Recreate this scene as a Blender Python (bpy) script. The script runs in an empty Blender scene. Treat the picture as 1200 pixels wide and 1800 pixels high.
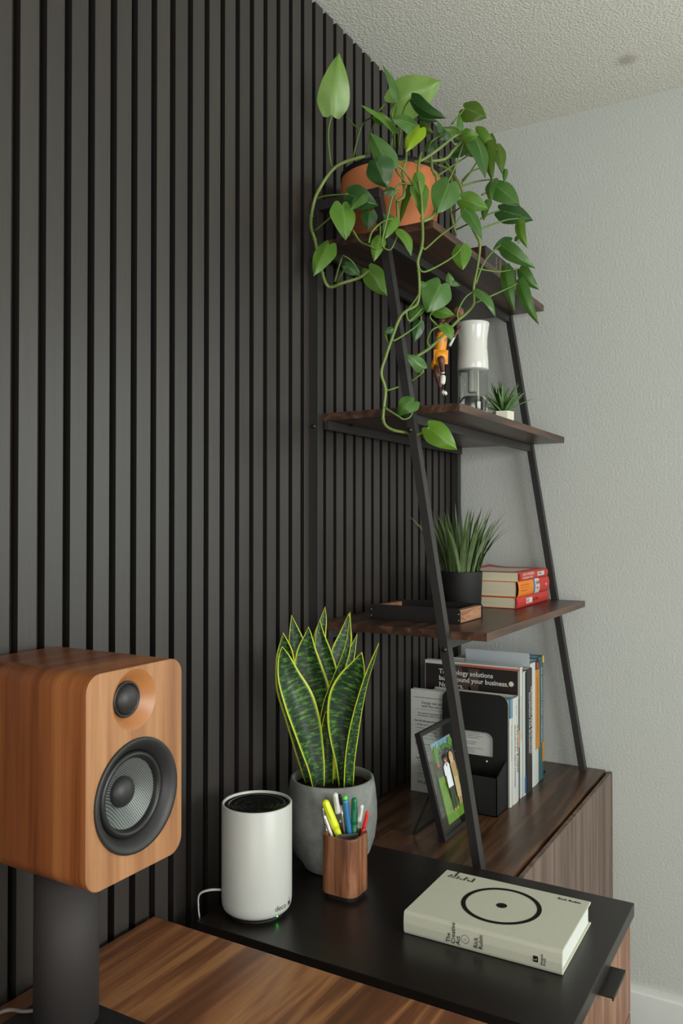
import bpy, bmesh, math, random
from mathutils import Vector, Matrix
random.seed(7)
S = bpy.context.scene
COL = S.collection

# ------------------------------------------------------------------ camera
cam_d = bpy.data.cameras.new('camera'); cam = bpy.data.objects.new('camera', cam_d); COL.objects.link(cam)
cam_d.sensor_fit = 'VERTICAL'; cam_d.sensor_height = 36.0; cam_d.lens = 29.0
cam_d.clip_start = 0.02
cam.location = (0.931, -2.275, 1.319)
cam.rotation_euler = (math.radians(90.7), 0, math.radians(30.23))
S.camera = cam

# ------------------------------------------------------------------ light
w = bpy.data.worlds.new('world'); S.world = w; w.use_nodes = True
bg = w.node_tree.nodes['Background']; bg.inputs[0].default_value = (0.93, 0.97, 0.97, 1); bg.inputs[1].default_value = 0.62
def area(name, loc, target, sx, sy, power, col):
    l = bpy.data.lights.new(name, 'AREA'); l.shape = 'RECTANGLE'; l.size = sx; l.size_y = sy; l.energy = power; l.color = col
    o = bpy.data.objects.new(name, l); COL.objects.link(o); o.location = loc
    o.rotation_euler = (Vector(target) - Vector(loc)).to_track_quat('-Z', 'Y').to_euler(); return o
area('window_daylight', (3.46, -1.9, 1.5), (0.3, -1.5, 1.3), 1.9, 1.0, 92, (0.96, 0.99, 0.97))
area('room_fill', (2.0, -4.3, 1.15), (0.9, -0.4, 2.5), 1.8, 1.3, 44, (1.0, 0.97, 0.92))  # added fill light behind the camera, tilted up to brighten back wall and ceiling
area('back_window_daylight', (1.72, .07, 1.5), (1.3, -2.0, 1.4), 1.02, 1.12, 13, (0.90, 1.0, 0.95))
vs = S.view_settings; vs.view_transform = 'Standard'; vs.look = 'None'; vs.exposure = 0.0; vs.gamma = 1.0
vs.use_curve_mapping = False

# ------------------------------------------------------------------ materials
def lin(h):
    h = h.lstrip('#'); r = []
    for i in (0, 2, 4):
        c = int(h[i:i+2], 16)/255; r.append(c/12.92 if c <= .04045 else ((c+.055)/1.055)**2.4)
    return (*r, 1)
MATS = {}
class NT:
    def __init__(s, name):
        s.m = bpy.data.materials.new(name); s.m.use_nodes = True; s.t = s.m.node_tree
        s.b = s.t.nodes['Principled BSDF']; MATS[name] = s.m
    def n(s, typ, **kw):
        x = s.t.nodes.new(typ)
        for k, v in kw.items():
            if k in x.inputs: x.inputs[k].default_value = v
            else: setattr(x, k, v)
        return x
    def l(s, a, b): s.t.links.new(a, b)
    def coords(s, scale=(1, 1, 1), kind='Object'):
        tc = s.n('ShaderNodeTexCoord'); mp = s.n('ShaderNodeMapping'); mp.inputs['Scale'].default_value = scale
        s.l(tc.outputs[kind], mp.inputs[0]); return mp.outputs[0]
    def noise(s, vec, scale=1, detail=4, rough=.5, dist=0):
        x = s.n('ShaderNodeTexNoise'); x.inputs['Scale'].default_value = scale; x.inputs['Detail'].default_value = detail
        x.inputs['Roughness'].default_value = rough; x.inputs['Distortion'].default_value = dist
        s.l(vec, x.inputs['Vector']); return x.outputs['Fac']
    def ramp(s, fac, stops):
        x = s.n('ShaderNodeValToRGB'); e = x.color_ramp.elements
        while len(e) < len(stops): e.new(.5)
        for i, (p, c) in enumerate(stops):
            e[i].position = p; e[i].color = lin(c) if isinstance(c, str) else (c, c, c, 1)
        s.l(fac, x.inputs[0]); return x.outputs[0]
    def mix(s, a, b, fac, mode='MIX'):
        x = s.n('ShaderNodeMix', data_type='RGBA', blend_type=mode)
        for sock, v in ((x.inputs[6], a), (x.inputs[7], b), (x.inputs[0], fac)):
            if isinstance(v, (int, float)): sock.default_value = v
            elif isinstance(v, tuple): sock.default_value = v
            else: s.l(v, sock)
        return x.outputs[2]
    def math(s, op, a, b=0.0):
        x = s.n('ShaderNodeMath', operation=op)
        for i, v in enumerate((a, b)):
            if isinstance(v, (int, float)): x.inputs[i].default_value = v
            else: s.l(v, x.inputs[i])
        return x.outputs[0]
    def bump(s, h, strength=.3, dist=.001):
        x = s.n('ShaderNodeBump'); x.inputs['Strength'].default_value = strength; x.inputs['Distance'].default_value = dist
        s.l(h, x.inputs['Height']); s.l(x.outputs[0], s.b.inputs['Normal'])
    def color(s, c):
        if isinstance(c, str): s.b.inputs['Base Color'].default_value = lin(c)
        else: s.l(c, s.b.inputs['Base Color'])
    def pr(s, rough=.5, metal=0, spec=.5, **kw):
        s.b.inputs['Roughness'].default_value = rough; s.b.inputs['Metallic'].default_value = metal
        s.b.inputs['Specular IOR Level'].default_value = spec
        for k, v in kw.items(): s.b.inputs[k.replace('_', ' ')].default_value = v

def plain(name, col, rough=.5, metal=0, spec=.5, var=.06, scale=30, **kw):
    t = NT(name); f = t.noise(t.coords(), scale, 3)
    a = lin(col); b = tuple(max(0, x*(1-var*3)) for x in a[:3])+(1,); c = tuple(min(1, x*(1+var)) for x in a[:3])+(1,)
    t.color(t.mix(b, c, f)); t.pr(rough, metal, spec, **kw); return t.m
def wood(name, axis, stops, across=9, along=.8, rough=.45, rings=10, spec=.5, fibre=.25, bump=.15):
    t = NT(name); sc = [across]*3; sc[axis] = along; v = t.coords(tuple(sc))
    n1 = t.noise(v, 1, 5, .55, .6)
    ring = t.math('SINE', t.math('MULTIPLY', n1, rings*6.28)); ring = t.math('MULTIPLY', t.math('ADD', ring, 1), .5)
    n2 = t.noise(v, 2.3, 3, .5, .3)
    val = t.math('ADD', t.math('MULTIPLY', ring, .38), t.math('MULTIPLY', n2, .62))
    c = t.ramp(val, stops)
    sf = [330]*3; sf[axis] = 7; fb = t.noise(t.coords(tuple(sf)), 1, 3, .6)
    dk = t.ramp(fb, [(.3, 1-fibre), (.62, 1.0)])
    t.color(t.mix(c, dk, 1.0, 'MULTIPLY')); t.pr(rough, 0, spec); t.bump(fb, bump, .0006); return t.m

M = {}
t = NT('wall_paint'); v = t.coords(); h = t.noise(v, 165, 3, .5, 0)
t.color(t.mix(lin('#b1b4ae'), lin('#b7bab5'), t.noise(v, 2.5, 2))); t.pr(.75, spec=.3)
t.bump(t.ramp(h, [(.34, 0.0), (.70, 1.0)]), .45, .0013); M['wall'] = t.m
t = NT('ceiling_paint'); v = t.coords(); h = t.noise(v, 185, 4, .55, .1)
g = t.n('ShaderNodeVectorMath', operation='DISTANCE'); tcv = t.n('ShaderNodeTexCoord'); t.l(tcv.outputs['Object'], g.inputs[0]); g.inputs[1].default_value = (.525, -.2, 2.445)
stain = t.ramp(g.outputs['Value'], [(.012, 1.0), (.032, 0.0)])
t.color(t.mix(t.mix(lin('#dadacf'), lin('#e0e0d6'), t.noise(v, 2, 2)), lin('#a89c8c'), t.math('MULTIPLY', stain, .6)))
t.pr(.85, spec=.2); t.bump(t.ramp(h, [(.32, 0.0), (.70, 1.0)]), .5, .0026); M['ceiling'] = t.m
t = NT('charcoal_ash_veneer'); fb = t.noise(t.coords((260, 260, 5)), 1, 4, .65, .3); lo = t.noise(t.coords((20, 20, .7)), 1, 3, .5, .5)
oi = t.n('ShaderNodeObjectInfo'); c = t.mix(lin('#201c1a'), lin('#3d3835'), t.math('ADD', t.math('MULTIPLY', fb, .55), t.math('MULTIPLY', lo, .45)))
br = t.math('ADD', t.math('MULTIPLY', oi.outputs['Random'], .28), .86); cb = t.n('ShaderNodeCombineColor')
for i in range(3): t.l(br, cb.inputs[i])
t.color(t.mix(c, cb.outputs[0], 1.0, 'MULTIPLY')); t.pr(.40, spec=.55); t.bump(fb, .35, .0006); M['slat'] = t.m
M['slat_edge'] = plain('black_fibreboard_edge', '#1c1a18', .9, spec=.15)
t = NT('black_acoustic_felt'); h = t.noise(t.coords((400, 400, 160)), 1, 3, .7); t.color(t.mix(lin('#1c1916'), lin('#38322c'), h)); t.pr(1, spec=.05); t.bump(h, .8, .002); M['felt'] = t.m
WAL = [(.15, '#3a2114'), (.42, '#6b3f24'), (.6, '#87552f'), (.85, '#a97343')]
M['desk_wood'] = wood('walnut_desktop', 1, [(.12, '#4a2c1c'), (.4, '#6e4329'), (.6, '#875736'), (.88, '#ab7a4c')], 9, .8, .42, 5)
M['speaker_side'] = wood('walnut_speaker_wrap', 0, [(.1, '#57280f'), (.45, '#8a4a20'), (.65, '#9c5a2a'), (.9, '#b87440')], 30, 30, .38, 2)
t = NT('walnut_wrap_veneer'); v = t.coords((26, 1.2, 1.0)); n1 = t.noise(v, 1, 5, .55, .5); fb = t.noise(t.coords((420, 9, 9)), 1, 3, .6)
c = t.ramp(n1, [(.3, '#6a3415'), (.5, '#93532a'), (.68, '#ad6c3b')]); t.color(t.mix(c, t.ramp(fb, [(.3, .78), (.62, 1.0)]), 1.0, 'MULTIPLY')); t.pr(.36); M['speaker_side'] = t.m
t = NT('walnut_baffle_veneer'); v = t.coords((1, 34, 1.3)); n1 = t.noise(v, 1, 5, .55, .4); fb = t.noise(t.coords((9, 480, 9)), 1, 3, .6)
c = t.ramp(n1, [(.3, '#7b5336'), (.5, '#996b47'), (.7, '#ad815a')]); t.color(t.mix(c, t.ramp(fb, [(.3, .82), (.62, 1.0)]), 1.0, 'MULTIPLY')); t.pr(.5, spec=.35); M['baffle'] = t.m
M['waveguide'] = plain('turned_walnut', '#a0683a', .4, var=.05)
DW = [(.15, '#241711'), (.45, '#3f2a20'), (.65, '#513729'), (.9, '#6a4a38')]
M['shelf_wood'] = wood('dark_walnut_shelf', 1, DW, 16, 1.0, .36, 4)
M['shelf_end'] = wood('dark_walnut_shelf_end', 0, [(.15, '#2a1810'), (.5, '#4a2c1e'), (.85, '#63402c')], 26, 2, .42, 3)
M['cab_wood'] = wood('dark_walnut_cabinet', 1, [(.15, '#2b1b13'), (.45, '#48301f'), (.65, '#5b3e2b'), (.9, '#74543c')], 9, .7, .30, 7)
M['cab_door'] = wood('walnut_cabinet_door', 2, [(.15, '#4b3b31'), (.45, '#635046'), (.65, '#705c50'), (.9, '#836e60')], 30, 1.0, .45, 3)
M['drawer_wood'] = wood('walnut_drawer_front', 2, [(.15, '#5d3c28'), (.45, '#7c553d'), (.65, '#8c654b'), (.9, '#a37a5c')], 12, 1.2, .42, 5)
M['cup_wood'] = wood('walnut_pen_cup', 2, [(.15, '#4e2c1a'), (.45, '#74462b'), (.65, '#87573a'), (.9, '#9d6b48')], 40, 4, .5, 3)
M['tray_wood'] = wood('walnut_tray_end', 1, [(.15, '#6b442e'), (.5, '#9a6c50'), (.85, '#b58868')], 60, 8, .5, 3)
M['floor_wood'] = wood('grey_floor_plank', 0, [(.15, '#8a8178'), (.5, '#a0978c'), (.85, '#b5aca2')], 14, 1, .5, 3)
M['blacktop'] = plain('black_laminate', '#1a1412', .34, spec=.5, var=.05, scale=60)
M['black_metal'] = plain('black_powder_coat', '#1b1919', .45, spec=.45, var=.06, scale=120)
M['post_metal'] = plain('dark_grey_powder_coat', '#272524', .42, spec=.5, var=.06, scale=120)
M['matte_black'] = plain('matte_black_plastic', '#131212', .6, spec=.35)
M['screw'] = plain('dark_screw', '#3a3836', .3, .8)
M['steel'] = plain('brushed_steel', '#a8a8a4', .3, .9)
M['pole'] = plain('charcoal_coated_steel_pole', '#2e2a29', .68, spec=.35, var=.04, scale=200)
M['rubber'] = plain('black_rubber_surround', '#1a1a1a', .42, spec=.5)
M['flange'] = plain('satin_black_flange', '#232323', .5, spec=.5)
M['white_plastic'] = plain('white_plastic', '#b2b3ad', .38, spec=.45, var=.01)
M['glossy_white'] = plain('glossy_white_plastic', '#c6c7c0', .18, spec=.5, var=.01)
M['trim_paint'] = plain('white_trim_paint', '#d3d6d1', .5, spec=.4, var=.01)
M['gloss_black'] = plain('glossy_black_plastic', '#0c0c0c', .12, spec=.6)
M['paper'] = plain('white_paper', '#d9d8d0', .8, spec=.2, var=.03, scale=200)
t = NT('page_block'); h = t.noise(t.coords((3, 3, 900)), 1, 2, .6); t.color(t.mix(lin('#a99f86'), lin('#d6cdb4'), h)); t.pr(.85, spec=.15); M['pages'] = t.m
t = NT('page_block_upright'); h = t.noise(t.coords((3, 900, 3)), 1, 2, .6); t.color(t.mix(lin('#bab5a6'), lin('#dedad0'), h)); t.pr(.85, spec=.15); M['pages_up'] = t.m
M['white_pages'] = plain('bright_white_pages', '#c9ccc5', .8, spec=.2, var=.02)
t = NT('cream_book_cloth'); h = t.noise(t.coords((700, 700, 700)), 1, 2); t.color(t.mix(lin('#b0b09f'), lin('#bbbbaa'), h)); t.pr(.8, spec=.2); t.bump(h, .25, .0003); M['cloth'] = t.m
t = NT('terracotta_clay'); v = t.coords(); h = t.noise(v, 14, 5, .6); t.color(t.mix(lin('#ad6238'), lin('#c07a50'), h)); t.pr(.78, spec=.25); t.bump(t.noise(v, 300, 2), .1, .0005); M['terracotta'] = t.m
t = NT('cast_concrete'); v = t.coords(); a = t.noise(v, 18, 6, .65, .5); b = t.noise(v, 160, 3)
t.color(t.mix(t.ramp(a, [(.3, '#5f625e'), (.5, '#737672'), (.7, '#858783')]), t.ramp(b, [(.3, .92), (.6, 1.0)]), 1.0, 'MULTIPLY')); t.pr(.75, spec=.3); t.bump(b, .15, .0006); M['concrete'] = t.m
t = NT('potting_soil'); h = t.noise(t.coords(), 220, 4, .7); t.color(t.mix(lin('#14100d'), lin('#3a3029'), h)); t.pr(.95, spec=.1); t.bump(h, 1, .006); M['soil'] = t.m
M['ink'] = plain('black_print', '#1a1716', .7, spec=.1)
M['ink_grey'] = plain('grey_print', '#55534e', .7, spec=.1)
M['ink_white'] = plain('white_print', '#c6c6c2', .7, spec=.1)
for k, c in dict(red='#b8332c', deep_red='#9c2a25', orange='#d97b1e', spine_orange='#b2762c', blue='#35647f', pale_blue='#5d8799', teal='#30555a', dark_cover='#2b2827', card='#a8b0b3', cover_white='#b9bbb5', dark_photo='#231c19', brown_photo='#4b3a34', orange_red='#b8452a', yellow='#d0a93a', cream='#cfc9b8', emblem='#33619a', box_leather='#3a1a12', gold='#8f7a4e', olive='#5b5a35').items():
    M[k] = plain('cover_'+k, c, .5, spec=.4, var=.02)
def leafmat(name, c1, c2, rough=.38, rib='#7f9f4a', trans=.18):
    t = NT(name); v = t.coords((1, 1, 1)); f = t.noise(v, 35, 3)
    uv = t.n('ShaderNodeTexCoord'); sp = t.n('ShaderNodeSeparateXYZ'); t.l(uv.outputs['UV'], sp.inputs[0])
    d = t.math('ABSOLUTE', t.math('SUBTRACT', sp.outputs[0], .5))
    rb = t.ramp(d, [(0.0, 1.0), (.03, 0.0)])
    vein = t.math('SINE', t.math('MULTIPLY', t.math('SUBTRACT', sp.outputs[1], t.math('MULTIPLY', d, .7)), 60)); vn = t.ramp(vein, [(.75, 0.0), (1.0, 1.0)])
    c = t.mix(lin(c1), lin(c2), f); c = t.mix(c, lin(rib), t.math('MULTIPLY', rb, .45)); c = t.mix(c, lin(rib), t.math('MULTIPLY', vn, .06))
    t.color(c); t.pr(rough, spec=.5); t.b.inputs['Subsurface Weight'].default_value = 0
    tr = t.n('ShaderNodeBsdfTranslucent'); t.l(c, tr.inputs[0]); mx = t.n('ShaderNodeMixShader'); mx.inputs[0].default_value = trans
    out = t.t.nodes['Material Output']; t.l(t.b.outputs[0], mx.inputs[1]); t.l(tr.outputs[0], mx.inputs[2]); t.l(mx.outputs[0], out.inputs[0]); return t.m
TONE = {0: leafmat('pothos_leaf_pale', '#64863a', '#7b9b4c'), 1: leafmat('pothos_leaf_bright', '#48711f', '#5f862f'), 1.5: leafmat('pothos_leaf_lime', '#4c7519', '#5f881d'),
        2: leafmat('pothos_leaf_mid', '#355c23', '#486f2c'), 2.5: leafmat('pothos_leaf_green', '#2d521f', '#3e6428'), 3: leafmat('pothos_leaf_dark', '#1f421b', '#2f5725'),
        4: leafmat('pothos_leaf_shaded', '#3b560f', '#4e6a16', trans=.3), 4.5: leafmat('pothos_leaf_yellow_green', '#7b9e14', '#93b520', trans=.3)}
t = NT('pothos_vine'); f = t.noise(t.coords(), 25, 3); t.color(t.mix(lin('#405c24'), lin('#7b8b44'), f)); t.pr(.45); M['vine'] = t.m
M['petiole'] = plain('pothos_petiole', '#5b782b', .45, var=.12, scale=20)
t = NT('snake_plant_leaf'); uv = t.n('ShaderNodeTexCoord'); sp = t.n('ShaderNodeSeparateXYZ'); t.l(uv.outputs['UV'], sp.inputs[0])
mp = t.n('ShaderNodeMapping'); mp.inputs['Scale'].default_value = (2.4, 78, 1); t.l(uv.outputs['UV'], mp.inputs[0])
oi = t.n('ShaderNodeObjectInfo'); cmb = t.n('ShaderNodeCombineXYZ'); t.l(t.math('MULTIPLY', oi.outputs['Random'], 37), cmb.inputs[1]); t.l(cmb.outputs[0], mp.inputs['Location'])
nb = t.noise(mp.outputs[0], 1, 6, .72, .25)
c = t.ramp(nb, [(.44, '#132417'), (.52, '#1f3d1a'), (.58, '#3f6a1e'), (.68, '#5f8f28')])
d = t.math('ABSOLUTE', t.math('SUBTRACT', sp.outputs[0], .5)); e = t.ramp(t.math('ADD', d, t.math('MULTIPLY', t.math('SUBTRACT', nb, .5), .06)), [(.415, 0.0), (.445, 1.0)])
c = t.mix(c, t.mix(lin('#5c8a1c'), lin('#c3c42c'), t.ramp(d, [(.45, 0.0), (.478, 1.0)])), e); t.color(c); t.pr(.46, spec=.4); M['snake'] = t.m
t = NT('grass_blade'); f = t.noise(t.coords(), 60, 3); t.color(t.mix(lin('#26381a'), lin('#5d7340'), f)); t.pr(.5); M['grass'] = t.m
M['succulent'] = plain('succulent_leaf', '#5f8548', .5, var=.15, scale=60)
def glassy(name, col=(1, 1, 1, 1), rough=.02, ior=1.45, alpha=None):
    t = NT(name); t.b.inputs['Base Color'].default_value = col; t.pr(rough, Transmission_Weight=1.0, IOR=ior); return t.m
def thin(name, tint, k):
    t = NT(name); nt = t.t; tr = t.n('ShaderNodeBsdfTransparent'); tr.inputs[0].default_value = tint
    gl = t.n('ShaderNodeBsdfGlossy'); gl.inputs['Roughness'].default_value = .03; gl.inputs[0].default_value = (1, 1, 1, 1)
    lw = t.n('ShaderNodeLayerWeight'); lw.inputs[0].default_value = .5; mx = t.n('ShaderNodeMixShader')
    t.l(t.math('ADD', t.math('MULTIPLY', t.math('POWER', lw.outputs['Facing'], 4.0), .55), k), mx.inputs[0]); t.l(tr.outputs[0], mx.inputs[1]); t.l(gl.outputs[0], mx.inputs[2])
    t.l(mx.outputs[0], nt.nodes['Material Output'].inputs[0]); return t.m
M['clear'] = thin('clear_plastic', (.95, .96, .95, 1), .03)
M['water'] = glassy('water', (.97, .99, 1, 1), 0, 1.33)
M['glass'] = thin('picture_glass', (.97, .98, .97, 1), .045)
for k, c in dict(p_yellow='#d9e22a', p_white='#e8e8e6', p_lime='#5bd02c', p_blue='#1f6aa0', p_green='#0f6b45', p_red='#d8261f', skin='#5a3220', jersey='#dd8d14', purple='#4a3878', shoe='#d6d1c4', hair='#1a1210', sky='#7fa9c0', tree='#4f7a35', fence='#4d4a42', lawn='#6f9a2f', shirt='#dfe3ea', tan='#a98c62', dress='#b9a27a', face1='#8a5a42', face2='#c08f72', blond='#c9ad78', trousers='#3f4438', pink='#a9655f', leafph='#5f8a3c', navy='#33506a', cable='#8e8d86', cable_brown='#6a6158').items():
    M[k] = plain(k+'_tint', c, .45, var=.06, scale=60)
t = NT('green_status_light'); t.color('#10ff30'); t.b.inputs['Emission Color'].default_value = (.02, 1, .08, 1); t.b.inputs['Emission Strength'].default_value = 16; M['led'] = t.m
t = NT('woven_speaker_cone'); v = t.coords((1, 1, 1)); wv = t.n('ShaderNodeTexWave', bands_direction='DIAGONAL'); wv.inputs['Scale'].default_value = 170; wv.inputs['Distortion'].default_value = .6; t.l(v, wv.inputs['Vector'])
t.color(t.mix(lin('#3a3e3c'), lin('#6c716e'), wv.outputs['Fac'])); t.pr(.4, .2); t.bump(wv.outputs['Fac'], .4, .0005); M['cone'] = t.m

# ------------------------------------------------------------------ helpers
def mesh_of(name, verts, faces, mats, uvs=None, smooth=False, fm=None):
    me = bpy.data.meshes.new(name); me.from_pydata([tuple(v) for v in verts], [], faces)
    for m in (mats if isinstance(mats, (list, tuple)) else [mats]): me.materials.append(M[m] if isinstance(m, str) else m)
    if uvs:
        ul = me.uv_layers.new(name='UVMap')
        for lp in me.loops: ul.data[lp.index].uv = uvs[lp.vertex_index]
    if smooth:
        for p in me.polygons: p.use_smooth = True
    if fm:
        for p, i in zip(me.polygons, fm): p.material_index = i
    me.update(); return me
ROOT = {}
def thing(name, label, cat, loc, rz=0, group=None):
    o = bpy.data.objects.new(name, None); COL.objects.link(o); o.location = loc; o.rotation_euler = (0, 0, rz); o.empty_display_size = .02
    o['label'] = label; o['category'] = cat
    if group: o['group'] = group
    ROOT[o.name] = (Vector(loc), rz); return o
def link(name, me, parent=None, local=False, label=None, kind=None):
    o = bpy.data.objects.new(name, me); COL.objects.link(o)
    if parent:
        base = parent
        while base.parent: base = base.parent
        if base.name in ROOT and not local:
            loc, rz = ROOT[base.name]; me.transform(Matrix.Rotation(-rz, 4, 'Z') @ Matrix.Translation(-loc))
        o.parent = parent
    if label: o['label'] = label
    if kind: o['kind'] = kind
    return o
def solo(name, me, label, cat, group=None):
    o = bpy.data.objects.new(name, me); c = sum((v.co for v in me.vertices), Vector())/len(me.vertices); c.z = min(v.co.z for v in me.vertices)
    me.transform(Matrix.Translation(-c)); o.location = c; COL.objects.link(o); o['label'] = label; o['category'] = cat
    if group: o['group'] = group
    return o
class B:                      # collects shapes into one mesh
    def __init__(s): s.v = []; s.f = []; s.m = []; s.sm = []
    def add(s, v, f, mi=0, smooth=False):
        o = len(s.v); s.v += [Vector(x) for x in v]; s.f += [tuple(i+o for i in q) for q in f]; s.m += [mi]*len(f); s.sm += [smooth]*len(f); return s
    def box(s, x0, x1, y0, y1, z0, z1, mi=0, bev=0):
        if bev:
            bm = bmesh.new(); bmesh.ops.create_cube(bm, size=1)
            for q in bm.verts: q.co = Vector(((x0+x1)/2+q.co.x*(x1-x0), (y0+y1)/2+q.co.y*(y1-y0), (z0+z1)/2+q.co.z*(z1-z0)))
            bmesh.ops.bevel(bm, geom=bm.edges[:], offset=bev, segments=2, profile=.6, affect='EDGES')
            bm.verts.index_update(); s.add([q.co.copy() for q in bm.verts], [[q.index for q in f.verts] for f in bm.faces], mi); bm.free(); return s
        v = [(x, y, z) for x in (x0, x1) for y in (y0, y1) for z in (z0, z1)]
        return s.add(v, [(0, 1, 3, 2), (4, 6, 7, 5), (0, 4, 5, 1), (2, 3, 7, 6), (0, 2, 6, 4), (1, 5, 7, 3)], mi)
    def beam(s, a, b, wx, wy, up=(0, 0, 1), mi=0):   # square bar from a to b
        a, b = Vector(a), Vector(b); d = (b-a).normalized(); x = d.cross(Vector(up))
        x = x.normalized() if x.length > 1e-4 else Vector((1, 0, 0)); y = d.cross(x)
        v = [p+x*i*wx/2+y*j*wy/2 for p in (a, b) for i, j in ((-1, -1), (1, -1), (1, 1), (-1, 1))]
        return s.add(v, [(0, 3, 2, 1), (4, 5, 6, 7), (0, 1, 5, 4), (1, 2, 6, 5), (2, 3, 7, 6), (3, 0, 4, 7)], mi)
    def lathe(s, prof, c, axis='Z', seg=40, mi=0, smooth=True, closed=False):
        v = []; f = []
        for r, h in prof:
            for k in range(seg):
                a = 2*math.pi*k/seg; p = (r*math.cos(a), r*math.sin(a), h)
                v.append(Vector(c)+(Vector(p) if axis == 'Z' else Vector((p[2], p[0], p[1])) if axis == 'X' else Vector((p[1], p[2], p[0]))))
        for i in range(len(prof)-1):
            for k in range(seg): k2 = (k+1) % seg; f.append((i*seg+k, i*seg+k2, (i+1)*seg+k2, (i+1)*seg+k))
        s.add(v, f, mi, smooth); return s
    def tube(s, pts, r, seg=7, mi=0, sub=4, taper=1.0, flat=1.0):
        P = [Vector(p) for p in pts]
        if sub > 1 and len(P) > 2:
            Q = []
            for i in range(len(P)-1):
                p0, p1, p2, p3 = P[max(i-1, 0)], P[i], P[i+1], P[min(i+2, len(P)-1)]
                for k in range(sub):
                    t = k/sub; Q.append(.5*((2*p1)+(p2-p0)*t+(2*p0-5*p1+4*p2-p3)*t*t+(3*p1-p0-3*p2+p3)*t**3))
            P = Q+[P[-1]]
        v = []; f = []; x = None; n = len(P)
        for i, p in enumerate(P):
            d = (P[min(i+1, n-1)]-P[max(i-1, 0)]).normalized()
            if x is None: x = d.orthogonal().normalized()
            else: x = (x-d*x.dot(d)).normalized()
            y = d.cross(x); rr = r*(1+(taper-1)*i/(n-1))
            for k in range(seg): a = 2*math.pi*k/seg; v.append(p+(x*math.cos(a)+y*math.sin(a)*flat)*rr)
        for i in range(n-1):
            for k in range(seg): k2 = (k+1) % seg; f.append((i*seg+k, i*seg+k2, (i+1)*seg+k2, (i+1)*seg+k))
        f.append(tuple(range(seg))[::-1]); f.append(tuple((n-1)*seg+k for k in range(seg))); return s.add(v, f, mi, True)
    def mesh(s, name, mats):
        me = mesh_of(name, s.v, s.f, mats, fm=s.m)
        for p, q in zip(me.polygons, s.sm): p.use_smooth = q
        return me
    def part(s, name, mats, parent, **k): return link(name, s.mesh(name, mats), parent, **k)
def struct(name, b, mats):
    o = link(name, b.mesh(name, mats)); o['kind'] = 'structure'; return o
def rrect(w, h, r, seg=5):     # rounded rectangle outline centred on 0
    o = []
    for cx, cy, a0 in ((w/2-r, h/2-r, 0), (-w/2+r, h/2-r, 90), (-w/2+r, -h/2+r, 180), (w/2-r, -h/2+r, 270)):
        for k in range(seg+1): a = math.radians(a0+90*k/seg); o.append((cx+r*math.cos(a), cy+r*math.sin(a)))
    return o
def text_mesh(name, body, size, origin, xd, yd, mat, bold=0.0, spacing=1.0, fn=None, line=1.0, align='LEFT'):
    c = bpy.data.curves.new('txt', 'FONT'); c.body = body; c.size = size; c.offset = bold*size; c.space_character = spacing; c.space_line = line; c.align_x = align
    c.resolution_u = 2
    o = bpy.data.objects.new('txt', c); COL.objects.link(o); bpy.context.view_layer.update()
    me = bpy.data.meshes.new_from_object(o.evaluated_get(bpy.context.evaluated_depsgraph_get())); me.name = name
    bpy.data.objects.remove(o); bpy.data.curves.remove(c)
    xd, yd, og = Vector(xd), Vector(yd), Vector(origin)
    for v in me.vertices: v.co = fn(v.co.x, v.co.y) if fn else og+xd*v.co.x+yd*v.co.y
    me.materials.clear(); me.materials.append(M[mat]); return me
def lettering(parent, body, size, origin, xd, yd, mat='ink', local=False, **k):
    return link('lettering', text_mesh('lettering', body, size, origin, xd, yd, mat, **k), parent, local=local)
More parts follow.
